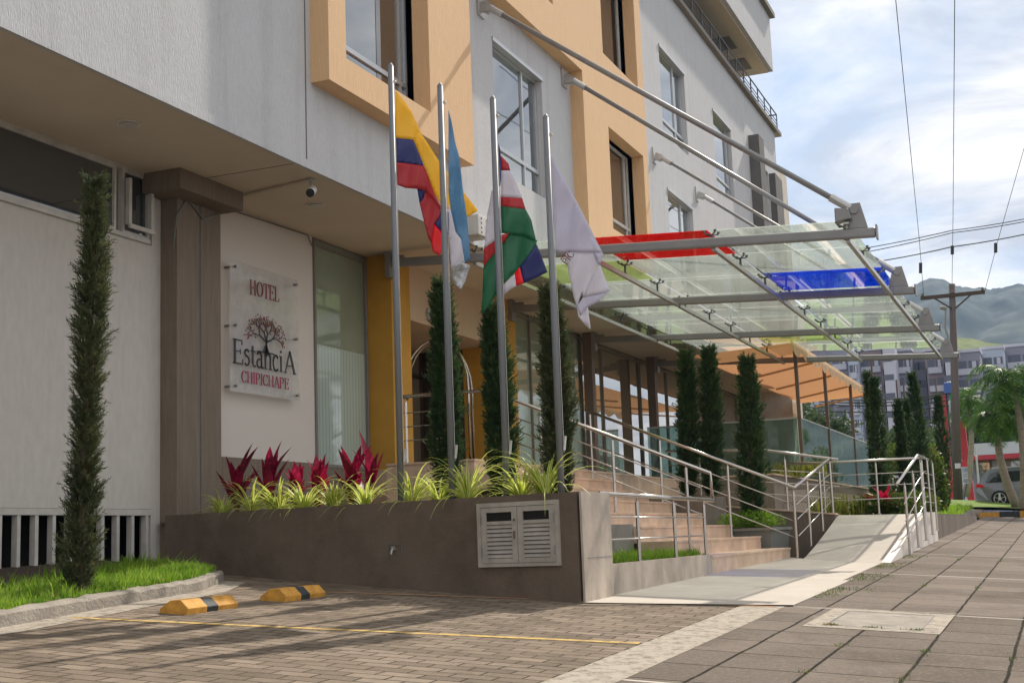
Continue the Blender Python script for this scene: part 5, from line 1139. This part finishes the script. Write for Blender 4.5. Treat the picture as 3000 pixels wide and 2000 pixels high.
mb = MB(); mb.box((39.0, 7.0, ztop), (55.4, 7.045, ztop + .04)); build(mb, 'top_rail', 'steel_light', gf)
for i in range(3):
    y = 7.1 + i * 1.55; mb = MB(); mb.box((38.99, y, 2.2), (39.005, y + 1.5, ztop)); build(mb, 'glass_panel', 'fence_glass', gf)
mb = MB(); mb.box((38.97, 7.08, ztop), (39.03, 11.7, ztop + .05)); build(mb, 'return_rail', 'steel_light', gf)
# ================================================================== RIGHT BACKGROUND
# kerb island
mb = MB(); K = [(36.2, 3.2), (38, 3.3), (42, 3.5), (50, 3.75), (57.5, 3.5), (58.5, 3.2)]; vs = []
for x, y in K: g = Gz(x, y); vs += [(x, y, g - .1), (x, y + .02, g + .26), (x, y + .25, g + .28), (x, y + .27, g - .1)]
mb.add(vs, [(4 * i + k, 4 * i + 4 + k, 4 * i + 5 + k, 4 * i + 1 + k) for i in range(len(K) - 1) for k in range(3)] + [(0, 1, 2, 3)]); struct(build(mb, 'kerb', 'kerb_concrete'))
mb = MB(); mb.box((36.2, 3.2, Gz(36, 3.2) - .1), (36.45, 6.9, Gz(36, 3.2) + .27)) if False else None
gpts = [(36.4, 3.45), (42, 3.75), (50, 4.0), (57.5, 3.75), (58.6, 2.9), (58.6, -3), (90, -8), (110, 12), (70, 20), (50, 6.9), (36.4, 6.9)]
def zmound(x, y): return Gz(x, y) + .24 + .16 * math.exp(-((x - 66) / 9) ** 2 - ((y - 5) / 4) ** 2) * 2
bm_ = poly_sheet('lawn', gpts, 'grass_ground', 0, zmound, sub=6)
mb = MB()
for k in range(6):
    pass
yk = thing('painted_kerb', 'short yellow and black striped kerb stone at the end of the pavement', 'kerb stone', (57.6, 2, Gz(57.6, 2)))
for k in range(8):
    mb = MB(); y = 3.35 - k * .78; mb.box((57.5, y - .78, Gz(57.5, y) - .1), (57.75, y - .002, Gz(57.5, 2) + .24)); build(mb, 'painted_band', 'black_paint' if k % 2 else 'yellow_paint', yk)
def p_isl():
    x = random.uniform(36.5, 57); y = random.uniform(3.6, 6.0) if random.random() < .6 else random.uniform(3.5, 4.2); return (x, y, zmound(x, y) - .01)
grass('grass', p_isl, 6000, .16, .035, 'grass_leaf', 'bright green lawn wedge behind the kerb right of the ramp')
# street surface behind
poly_sheet('street', [(58.6, -3.2), (58.6, -40), (130, -40), (130, -3), (95, -8.2)], 'asphalt', .02)
# utility pole
XP = 76.0; b = gx(2806, 1463, XP); tp_ = gx(2789, 832, XP); up = thing('utility_pole', 'tall weathered wooden utility pole with crossarm and street lamp', 'utility pole', (XP, float(b[1]), float(b[2])))
mb = MB(); mb.tube([(XP, b[1], b[2] - .3), (XP, tp_[1], tp_[2])], [.26, .17], 12); build(mb, 'pole', 'pole_wood', up, smooth=True)
ca = gx(2697, 866, XP); cb = gx(2887, 866, XP); zc = (ca[2] + cb[2]) / 2
mb = MB(); mb.box((XP - .22, cb[1], zc - .1), (XP - .08, ca[1], zc + .1)); m_ = (ca[1] + cb[1]) / 2
build(mb, 'crossarm', 'wood_dark', up)
mb = MB(); mb.beam((XP - .2, m_ + 1.0, zc - .05), (XP - .2, m_ + .1, zc - .75), .08, .08); mb.beam((XP - .2, m_ - 1.0, zc - .05), (XP - .2, m_ - .1, zc - .75), .08, .08); build(mb, 'brace', 'wood_dark', up)
for y in (ca[1] - .12, m_ + .0, cb[1] + .12):
    mb = MB(); mb.tube([(XP - .15, y, zc + .08), (XP - .15, y, zc + .16), (XP - .15, y, zc + .28)], [.04, .09, .05], 8); build(mb, 'insulator', 'brown_post', up)
mb = MB(); l0 = gx(2785, 1015, XP); l1 = gx(2772, 905, XP); mb.tube([(XP, l0[1], l0[2]), (XP - .2, l1[1] + .15, l1[2] - 1.0), (XP - .3, l1[1], l1[2])], .05, 6); mb.tube([(XP - .3, l1[1], l1[2]), (XP - .5, l1[1] + .3, l1[2] + .05)], .12, 8); build(mb, 'street_lamp', 'steel_grey', up)
# wires
def wire(pts, r, label, nm='power_line', sag=0, grp=None):
    mb = MB(); P = [Vector(p) for p in pts]; out = []
    for i in range(len(P) - 1):
        for k in range(12 if i < len(P) - 2 else 13):
            t_ = k / 12; q = P[i].lerp(P[i + 1], t_); q.z -= sag * 4 * t_ * (1 - t_); out.append(q)
    mb.tube(out, r, 5); return tag(build(mb, nm, 'wire_black'), label, 'cable', grp)
wire([gx(2622, -20, 40), gx(2693, 700, 66), gx(2706, 864, XP)], .014, 'thin power cable rising steeply from the left end of the crossarm')
wire([gx(2797, -20, 40), gx(2792, 640, 66), gx(2789, 835, XP)], .014, 'thin power cable rising steeply from the top of the utility pole')
wire([gx(3010, 400, 60), gx(2925, 700, 72), gx(2883, 862, XP)], .014, 'thin power cable slanting right from the right end of the crossarm')
wire([gx(2530, 728, 90), gx(2790, 675, 90), gx(3010, 640, 90)], .03, 'upper pair cable crossing the sky behind the canopy end', sag=.05)
wire([gx(2530, 740, 91), gx(2790, 682, 91), gx(3010, 648, 91)], .03, 'second cable just below the highest crossing cable', sag=.05)
wire([gx(2560, 768, 84), gx(2790, 723, 84), gx(3010, 685, 84)], .035, 'lowest cable crossing the sky above the hills', sag=.05)
for k, (ya, yb) in enumerate(((1160, 1152), (1168, 1160), (1195, 1188), (1175, 1172))):
    wire([gx(2400, ya + 8, 70 + k), gx(2780, yb, 76 + k)], .035, ['topmost', 'second', 'lowest', 'third'][k] + ' of the dark street cables in front of the apartment blocks', sag=.2, grp='street cables before the apartments')
for k, (px, pa, pb) in enumerate(((2697, 770, 800), (2790, 720, 745), (2917, 712, 740))):
    a = gx(px, pa, 83.5); c = gx(px, pb, 83.5); mb = MB(); mb.tube([a, c], .10, 8); tag(build(mb, 'line_insulator', 'wire_black'), ['left', 'middle', 'right'][k] + ' dark insulator strung on the crossing cables', 'insulator', 'insulators on the crossing cables')
# pylon sign: red posts, blue core, green and blue top
XS = 84.0
py_ = thing('pylon_sign', 'tall roadside pylon sign with red legs, blue panel and green side', 'sign', (XS, float(gx(2790, 1450, XS)[1]), 1.6))
def card(px0, py0, px1, py1, x, th, mat, nm, par, bev=0, skew=0):
    a = gx(px0, py0, x); c = gx(px1, py1, x); mb = MB(); mb.box((x, c[1], c[2]), (x + th, a[1], a[2])); return build(mb, nm, mat, par, bevel=bev)
mb = MB(); a = gx(2762, 1155, XS); c = gx(2788, 1460, XS); mb.beam(tuple(a), tuple(c), .35, .5); build(mb, 'leg', 'red_paint', py_)
mb = MB(); a = gx(2815, 1230, XS); c = gx(2846, 1465, XS); mb.beam(tuple(a), tuple(c), .4, .5); build(mb, 'leg', 'red_paint', py_)
card(2764, 1120, 2790, 1152, XS - .3, .6, 'blue_paint', 'header', py_, .05); card(2779, 1118, 2797, 1240, XS - .1, 1.4, 'green_paint', 'side_panel', py_, .05); card(2774, 1152, 2782, 1400, XS + .2, .5, 'blue_paint', 'core_panel', py_)
card(2785, 1240, 2797, 1330, XS + .6, .3, 'orange_paint', 'stripe', py_); card(2811, 1262, 2822, 1330, XS + .6, .3, 'orange_paint', 'stripe', py_)
# small board on the pole
bd = thing('notice_board', 'small white notice board with blue lettering beside the utility pole', 'sign', (75.0, float(gx(2826, 1400, 75)[1]), 2.2))
a = gx(2816, 1350, 75); c = gx(2835, 1366, 75); mb = MB(); mb.box((75, c[1], c[2]), (75.05, a[1], a[2])); build(mb, 'header_panel', 'red_paint', bd)
a = gx(2816, 1368, 75); c = gx(2837, 1416, 75); mb = MB(); mb.box((75, c[1], c[2]), (75.05, a[1], a[2])); build(mb, 'panel', 'far_white', bd)
mb = MB(); w_ = a[1] - c[1]; h_ = a[2] - c[2]
for k, s_ in enumerate(('EDIB', 'LOTE', '4580')): text(mb, s_, (74.99, a[1] - .04, a[2] - h_ * (.30 + .32 * k)), (0, -1, 0), (0, 0, 1), h_ * .24, w_ * .88, bold=1.3)
build(mb, 'lettering', 'blue_paint', bd)
mb = MB(); q0 = gx(2833, 1416, 75); q1 = gx(2824, 1462, 75); mb.beam(tuple(q0), tuple(q1), .1, .1); build(mb, 'post', 'alu_dark', bd)
a = gx(2797, 1357, XP - .4); c = gx(2815, 1371, XP - .4); mb = MB(); mb.box((XP - .42, c[1], c[2]), (XP - .38, a[1], a[2])); tag(build(mb, 'paper_notice', 'far_white', origin=(XP - .4, float(a[1]), float(a[2]))), 'blank pale notice nailed to the utility pole at head height', 'notice')
# gas station like building
XG = 110; gs = thing('forecourt_building', 'low grey service building with white fascia and red stripe behind the palms', 'building', (XG, float(gx(2920, 1440, XG)[1]), 2.0))
def cardG(px0, py0, px1, py1, x, th, mat, nm):
    a = gx(px0, py0, x); c = gx(px1, py1, x); mb = MB(); mb.box((x, c[1], c[2]), (x + th, a[1], a[2])); return build(mb, nm, mat, gs)
cardG(2838, 1300, 3060, 1322, XG - 3, 12, 'far_white', 'fascia'); cardG(2838, 1322, 3060, 1336, XG - 2.98, 11.9, 'red_paint', 'stripe'); cardG(2845, 1336, 3060, 1480, XG, 6, 'far_grey', 'wall')
cardG(2905, 1338, 2930, 1380, XG - .5, .5, 'far_white', 'pillar'); cardG(2855, 1345, 2902, 1385, XG - .1, .1, 'pane_lower', 'window'); cardG(2935, 1345, 2990, 1378, XG - .1, .1, 'pane_lower', 'window')
for k in range(9):
    px = 2776 + k * 9; a = gx(px, 1420, 98); c = gx(px + 4, 1450, 98); mb = MB(); mb.box((98, c[1], c[2] - .3), (98.06, a[1], a[2])); pk = build(mb, 'picket', ['far_white', 'red_paint'][k % 2]);
    if k == 0:
        pf = thing('picket_fence', 'low red and white picket fence behind the pylon sign', 'fence', (98, float(a[1]), 1.9)); 
    pk.parent = pf; pk.location = -pf.location
lp = gx(2858, 1310, 90); lb_ = gx(2868, 1430, 90); mb = MB(); mb.tube([tuple(lb_), tuple(lp)], .07, 6); tag(build(mb, 'light_mast', 'far_white', origin=tuple(lb_)), 'thin white mast rising behind the silver car', 'pole')
# ================================================================== CAR
CX, CY, CZ = 65.0, float(gx(2866, 1460, 65.0)[1]), float(gx(2940, 1484, 65.0)[2]); car = thing('parked_car', 'silver grey sport utility car parked behind the lawn, cut by the palm trunk', 'car', (CX, CY, CZ))
def cp3(l, w, z): return (CX + w, CY - l, CZ + z)   # l along the length, rear at 0, heading -Y
prof = [(.02, .42), (.0, .75), (.05, .98), (.12, 1.08), (.38, 1.50), (.55, 1.66), (.9, 1.73), (2.2, 1.74), (2.9, 1.68), (3.5, 1.22), (3.75, 1.12), (4.6, 1.0), (4.78, .8), (4.8, .45), (4.7, .32)]
def arch(cx_, r=.42): return [(cx_ + r * math.cos(a), .36 + r * math.sin(a)) for a in np.linspace(0, PI, 10)]
prof += [(4.32 + .05, .30)] + arch(3.9) + [(3.4, .30), (1.5, .30)] + arch(.98) + [(.5, .34)]
def hw(z): return .93 if z < 1.05 else .93 - (z - 1.05) * .30
mb = MB(); n = len(prof); vs = [cp3(l, -hw(z), z) for l, z in prof] + [cp3(l, hw(z), z) for l, z in prof]
mb.add(vs, [tuple(range(n)), tuple(range(n, 2 * n))[::-1]] + [(i, (i + 1) % n, n + (i + 1) % n, n + i) for i in range(n)]); body = build(mb, 'body', 'car_paint', car, bevel=.035)
def side_poly(pts, nm, mat, off=.012):
    for s_ in (-1, 1):
        mb = MB(); P = [cp3(l, s_ * (hw(z) + off), z) for l, z in pts]; mb.prism(P, (s_ * .004, 0, 0)); build(mb, nm, mat, car)
side_poly([(.42, 1.12), (.66, 1.52), (.95, 1.58), (1.15, 1.58), (1.15, 1.13)], 'side_window', 'car_glass'); side_poly([(1.25, 1.13), (1.25, 1.585), (2.1, 1.59), (2.1, 1.13)], 'side_window', 'car_glass'); side_poly([(2.18, 1.13), (2.18, 1.59), (2.8, 1.56), (3.3, 1.15)], 'side_window', 'car_glass')
side_poly([(.0, .92), (.02, 1.06), (.14, 1.08), (.36, .98), (.30, .90)], 'tail_lamp', 'tail_red'); side_poly([(.35, .28), (.42, .44), (4.5, .44), (4.5, .28)], 'sill', 'alu_dark', .004) if False else None
side_poly([(1.18, .50), (1.19, .50), (1.19, 1.10), (1.18, 1.10)], 'door_seam', 'alu_dark', .013); side_poly([(2.14, .45), (2.15, .45), (2.15, 1.10), (2.14, 1.10)], 'door_seam', 'alu_dark', .013); side_poly([(1.30, .98), (1.5, .98), (1.5, 1.02), (1.3, 1.02)], 'door_handle', 'alloy', .02)
mb = MB(); mb.beam(cp3(.7, -.62, 1.78), cp3(2.6, -.62, 1.78), .04, .04); mb.beam(cp3(.7, .62, 1.78), cp3(2.6, .62, 1.78), .04, .04); build(mb, 'roof_rail', 'alloy', car)
for cx_ in (.98, 3.9):
    for s_ in (-1, 1):
        mb = MB(); c = Vector(cp3(cx_, s_ * .80, .37)); mb.disc(c, .37, (1, 0, 0), .24, 28); w_ = build(mb, 'wheel', 'rubber', car, bevel=.03)
        mb = MB(); f_ = c + Vector((s_ * .125, 0, 0)); mb.disc(f_, .08, (1, 0, 0), .03, 12)
        for k in range(5):
            a = 2 * PI * k / 5 + .3; mb.beam(f_, f_ + Vector((0, math.cos(a) * .25, math.sin(a) * .25)), .085, .02)
        for k in range(20):
            a, a2 = 2 * PI * k / 20, 2 * PI * (k + 1) / 20; mb.beam(f_ + Vector((0, math.cos(a) * .25, math.sin(a) * .25)), f_ + Vector((0, math.cos(a2) * .25, math.sin(a2) * .25)), .035, .02)
        build(mb, 'rim', 'alloy', w_)
# ================================================================== PALMS
def palm(crown, base, R, nf, label, x, nl=34):
    c = Vector(gx(*crown, x)); b = Vector(gx(*base, x)); t_ = thing('palm_tree', label, 'palm', tuple(b), 'palms along the street')
    mb = MB(); pts = []; 
    for k in range(9):
        u = k / 8; q = b.lerp(c, u); q.y += .22 * math.sin(u * PI) * (1 if c.y > b.y else -1); pts.append(q)
    mb.tube(pts, [.20 - .08 * k / 8 for k in range(9)], 10); build(mb, 'trunk', 'palm_bark', t_, smooth=True)
    V = []; Fq = []
    off = Vector(tuple(b))
    for f in range(nf):
        az = 2 * PI * (f + random.uniform(-.3, .3)) / nf * 1.0 + (f % 3) * .7; el = random.uniform(-.35, 1.25); L = R * random.uniform(.8, 1.1)
        d = Vector((math.cos(az) * math.cos(el), math.sin(az) * math.cos(el), math.sin(el))); p = c.copy(); st_ = L / nl; side0 = d.cross(Vector((0, 0, 1))).normalized()
        for k in range(nl):
            u = k / nl; d = (d + Vector((0, 0, -.062 * (1 + u)))).normalized(); p2 = p + d * st_
            if k > 2:
                ll = R * random.uniform(.24, .36) * math.sin(PI * min(1, (u * .86 + .12))) + .08
                for s_ in (-1, 1):
                    sd = (side0 * s_ + d * .55 + Vector((0, 0, -.25 + random.uniform(-.25, .25)))).normalized(); tip = p + sd * ll * .6; tip2 = tip + (sd + Vector((0, 0, -.75))).normalized() * ll * .45; w_ = d * .014 * R / 1.6
                    a = len(V); V += [p - w_ - off, p + w_ - off, tip + w_ * 1.2 - off, tip - w_ * 1.2 - off, tip2 - off]; Fq += [(a, a + 1, a + 2), (a, a + 2, a + 3), (a + 3, a + 2, a + 4)]
            V += [p - Vector((0, 0, .02)) - off, p + Vector((0, 0, .02)) - off, p2 + Vector((0, 0, .015)) - off, p2 - Vector((0, 0, .015)) - off]; a = len(V) - 4; Fq += [(a, a + 1, a + 2), (a, a + 2, a + 3)]
            p = p2
    raw('fronds', np.array([tuple(v) for v in V]), Fq, 'palm_leaf', t_)
palm((2918, 1222), (2982, 1492), 1.8, 19, 'leaning palm whose trunk crosses the silver car', 60)
palm((2965, 1115), (2998, 1510), 2.3, 24, 'largest palm at the right edge of the view', 59)
palm((2838, 1165), (2830, 1455), 2.1, 20, 'palm directly behind the utility pole, left of the other palms', 82)
palm((3050, 1200), (3060, 1500), 2.2, 16, 'partly visible palm beyond the right edge', 64)
# far street trees
def blob_tree(px, pyb, pyt, x, r, label, nb=4200, mat='far_tree', leaf=.35):
    b = gx(px, pyb, x); t_ = gx(px, pyt, x); H = float(t_[2] - b[2]); T = thing('street_tree', label, 'tree', (x, float(b[1]), float(b[2])), 'bushy trees beyond the terrace')
    mb = MB(); mb.tube([(x, b[1], b[2]), (x + .2, b[1] + .2, b[2] + H * .6)], [.22, .12], 8)
    for k in range(4): a = k * 1.6; mb.tube([(x + .1, b[1] + .1, b[2] + H * .45), (x + r * .5 * math.cos(a), b[1] + r * .5 * math.sin(a), b[2] + H * .75)], [.1, .04], 6)
    build(mb, 'trunk', 'bark', T)
    nc = 9; C = np.array([[x + RNG.normal(0, r * .45), b[1] + RNG.normal(0, r * .45), b[2] + H * RNG.uniform(.5, .92)] for _ in range(nc)]); idx = RNG.integers(0, nc, nb)
    P = C[idx] + RNG.normal(0, 1, (nb, 3)) * np.array([r * .27, r * .27, H * .09]); d = RNG.normal(0, 1, (nb, 3)); d /= np.linalg.norm(d, axis=1)[:, None]; s_ = np.cross(d, RNG.normal(0, 1, (nb, 3))); s_ /= np.linalg.norm(s_, axis=1)[:, None]
    V = np.zeros((nb, 4, 3)); V[:, 0] = P; V[:, 1] = P + d * leaf * .5 + s_ * leaf * .3; V[:, 2] = P + d * leaf; V[:, 3] = P + d * leaf * .5 - s_ * leaf * .3
    raw('crown', V.reshape(-1, 3) - np.array(wl(T)), np.arange(nb * 4).reshape(nb, 4), mat, T)
blob_tree(2375, 1420, 1190, 95, 2.2, 'broad green tree seen through the terrace posts below the awning')
blob_tree(2270, 1420, 1180, 90, 2.4, 'green tree left of the first terrace post under the awning')
blob_tree(2480, 1430, 1350, 100, 2.6, 'lower green tree behind the glass fence')
blob_tree(2870, 1400, 1235, 120, 4.5, 'pale green tree between the palms and the service building'); blob_tree(2960, 1390, 1230, 122, 4.5, 'green tree rising over the white fascia right of the palms')
blob_tree(2650, 1440, 1270, 90, 3.0, 'green tree behind the far cypresses')
# ================================================================== APARTMENTS
def block(px0, px1, pyt, x, mat, label, style, floors=11, mat2='far_grey'):
    a = gx(px0, pyt, x); c = gx(px1, pyt, x); W_ = a[1] - c[1]; T = thing('apartment_block', label, 'building', (x, float((a[1] + c[1]) / 2), 2.0), 'apartment blocks on the hillside'); zt = float(a[2]); zb0 = 1.0
    mb = MB(); mb.box((x, c[1], zb0), (x + 12, a[1], zt)); build(mb, 'wall', mat, T)
    mb = MB(); mb.box((x - .2, c[1] - .1, zt), (x + 12.1, a[1] + .1, zt + .5)); build(mb, 'roof', 'far_white' if mat != 'far_white' else 'far_grey', T)
    fh = 3.05
    for f in range(floors):
        z = zt - 1.0 - fh * (f + .6)
        if z < 3: break
        if style == 'tower':
            yc = (a[1] + c[1]) / 2 + .3; mb = MB(); mb.box((x - .06, yc - .8, z), (x, yc + .8, z + .9)); build(mb, 'window', 'far_dark', T)
        elif style == 'plain':
            for k in (.3, .7):
                yc = c[1] + W_ * k; mb = MB(); mb.box((x - .06, yc - .5, z), (x, yc + .5, z + 1.2)); build(mb, 'window', 'far_dark', T)
        else:
            mb = MB(); mb.box((x - .5, c[1] + .3, z - .9), (x, a[1] - .3, z + .1)); build(mb, 'balcony', 'far_white', T)
            for k in (.27, .73):
                yc = c[1] + W_ * k; mb = MB(); mb.box((x - .06, yc - W_ * .19, z + .1), (x, yc + W_ * .19, z + 1.4)); w_ = build(mb, 'window', 'far_dark', T)
                if (f + int(k * 2)) % 3 == 0:
                    mb = MB(); mb.box((x - .08, yc - W_ * .1, z + .2), (x - .062, yc + W_ * .06, z + 1.3)); build(mb, 'curtain', 'far_white', w_)
block(2360, 2430, 1030, 232, 'far_grey', 'grey apartment block with balconies directly behind the awning corner', 'balc')
block(2432, 2482, 1022, 226, 'far_grey', 'grey apartment block left of the pale blue stair tower', 'balc')
block(2484, 2512, 1045, 223, 'far_blue', 'narrow pale blue stair tower between grey apartment blocks', 'none')
block(2514, 2582, 1030, 226, 'far_brown', 'brownish apartment block right of the pale blue tower', 'balc')
block(2584, 2620, 1010, 222, 'far_white', 'white windowed tower left of the tall leaning cypress', 'tower')
block(2622, 2668, 1030, 226, 'far_grey', 'grey balcony block between the white tower and leaning cypress', 'balc'); block(2670, 2708, 1035, 230, 'far_grey', 'plain grey block right of the leaning cypress', 'plain')
block(2710, 2762, 1030, 226, 'far_brown', 'brownish balcony block left of the utility pole', 'balc'); block(2764, 2792, 1010, 222, 'far_white', 'white windowed tower behind the utility pole', 'tower')
block(2794, 2870, 1035, 228, 'far_grey', 'wide grey block just right of the utility pole', 'balc'); block(2872, 2940, 1025, 236, 'far_blue', 'pale blue grey block above the palm crowns', 'balc'); block(2942, 3040, 1018, 242, 'far_grey', 'last grey block at the right edge above the palms', 'balc')
block(2290, 2358, 1045, 236, 'far_white', 'white apartment block mostly hidden behind the awning', 'plain')
# ================================================================== HILLS
from mathutils import noise as mn
def hill(name, ridge, x, depth, mat, rough, nx=120, nyy=26):
    px = np.array([r[0] for r in ridge]); py = np.array([r[1] for r in ridge]); vs = []
    for i in range(nx + 1):
        p = px[0] + (px[-1] - px[0]) * i / nx; q = gx(p, float(np.interp(p, px, py)), x + depth)
        for j in range(nyy + 1):
            u = j / nyy; X = x + depth * u; Y = q[1] * X / (x + depth); e = (u ** .8)
            nz = mn.fractal(Vector((Y * .004, X * .004, 3.1)), 1.0, 2.0, 6) * rough * math.sin(PI * min(1, u * 1.0)) + mn.fractal(Vector((Y * .03, X * .03, 9.1)), .8, 2.0, 5) * rough * .22
            vs.append((X, Y, -5 + (q[2] + 5) * e + nz))
    mb = MB(); mb.add(vs, [(i * (nyy + 1) + j, (i + 1) * (nyy + 1) + j, (i + 1) * (nyy + 1) + j + 1, i * (nyy + 1) + j + 1) for i in range(nx) for j in range(nyy)])
    return struct(build(mb, name, mat, smooth=True))
hill('hills', [(1200, 1000), (1600, 1000), (2300, 900), (2500, 880), (2640, 850), (2690, 832), (2725, 818), (2760, 822), (2800, 835), (2850, 848), (2900, 852), (2940, 838), (2975, 832), (3010, 836), (3300, 800), (3900, 790)], 900, 900, 'hill_green', 26, 330, 60)
hill('foothills', [(2300, 1060), (2600, 1030), (2750, 1010), (2800, 990), (2850, 993), (2900, 1005), (2950, 1010), (3010, 1012), (3400, 980)], 300, 120, 'foothill', 3, 90, 16)
# ================================================================== LIGHT AND SKY
sun_dir = Vector((1, -.123, .88)).normalized()
sl = bpy.data.lights.new('sun', 'SUN'); sl.energy = 4.7; sl.angle = rad(.6); sl.color = (1, .91, .80); so = bpy.data.objects.new('sun', sl); COL.objects.link(so)
so.rotation_euler = sun_dir.to_track_quat('Z', 'Y').to_euler(); so.location = (0, 0, 30)
wd = bpy.data.worlds.new('World'); SC.world = wd; wd.use_nodes = True
class WN(NT):
    def __init__(s): s.t = wd.node_tree; s.t.nodes.clear(); s.out = s.n('ShaderNodeOutputWorld')
t = WN()
sky = t.n('ShaderNodeTexSky', sky_type='NISHITA', sun_disc=False, sun_elevation=math.asin(sun_dir.z), sun_rotation=math.atan2(sun_dir.x, sun_dir.y), altitude=900, dust_density=1.2)
co = t.coord('Generated'); sp = t.n('ShaderNodeSeparateXYZ', {0: co})
zz = t.math('ADD', t.math('MAXIMUM', sp.outputs[2], .0), .16)
uv = t.n('ShaderNodeCombineXYZ', {0: t.math('DIVIDE', sp.outputs[0], zz), 1: t.math('DIVIDE', sp.outputs[1], zz), 2: 0.0})
n1 = t.noise(t.mp(uv.outputs[0], (1, 1, 1), (0, 0, .5), (3.1, 1.7, 0)), 1.15, 9, .56, .25)
n2 = t.noise(t.mp(uv.outputs[0], (1.3, 1.3, 1), (0, 0, 1.2), (7.7, 4.1, 0)), .9, 8, .6, .4)
cover = t.ramp(n1, [(.32, .05), (.47, 1)])
shade = t.ramp(t.noise(t.mp(uv.outputs[0], (1.3, 1.3, 1), (0, 0, 1.2), (7.7, 4.1, 0)), 2.1, 10, .62, .5), [(.36, 0), (.60, 1)])
ccol = t.mix(shade, (5.6, 5.9, 6.4), (10.4, 10.2, 9.9))
skyc = t.mix(.55, sky.outputs[0], (4.4, 5.6, 7.0))
c = t.mix(cover, skyc, ccol)
bg = t.n('ShaderNodeBackground', {'Color': c, 'Strength': .1}); t.t.links.new(bg.outputs[0], t.out.inputs[0])
vs_ = SC.view_settings; vs_.view_transform = 'Standard'; vs_.look = 'None'; vs_.exposure = 0.42; vs_.gamma = 1.0
SC.render.engine = 'CYCLES'
SC.cycles.max_bounces = 8; SC.cycles.transparent_max_bounces = 16; SC.cycles.diffuse_bounces = 4

# ================================================================== HAZE
mb = MB(); mb.box((-60, -420, -40), (1900, 1200, 330)); hz = build(mb, 'haze', 'soil'); hz['kind'] = 'stuff'
m = bpy.data.materials.new('haze_air'); m.use_nodes = True; nt = m.node_tree; nt.nodes.clear(); o_ = nt.nodes.new('ShaderNodeOutputMaterial'); v_ = nt.nodes.new('ShaderNodeVolumePrincipled')
v_.inputs['Color'].default_value = (.28, .46, .84, 1); v_.inputs['Density'].default_value = .00016; v_.inputs['Anisotropy'].default_value = .0; nt.links.new(v_.outputs[0], o_.inputs['Volume'])
hz.data.materials.clear(); hz.data.materials.append(m)
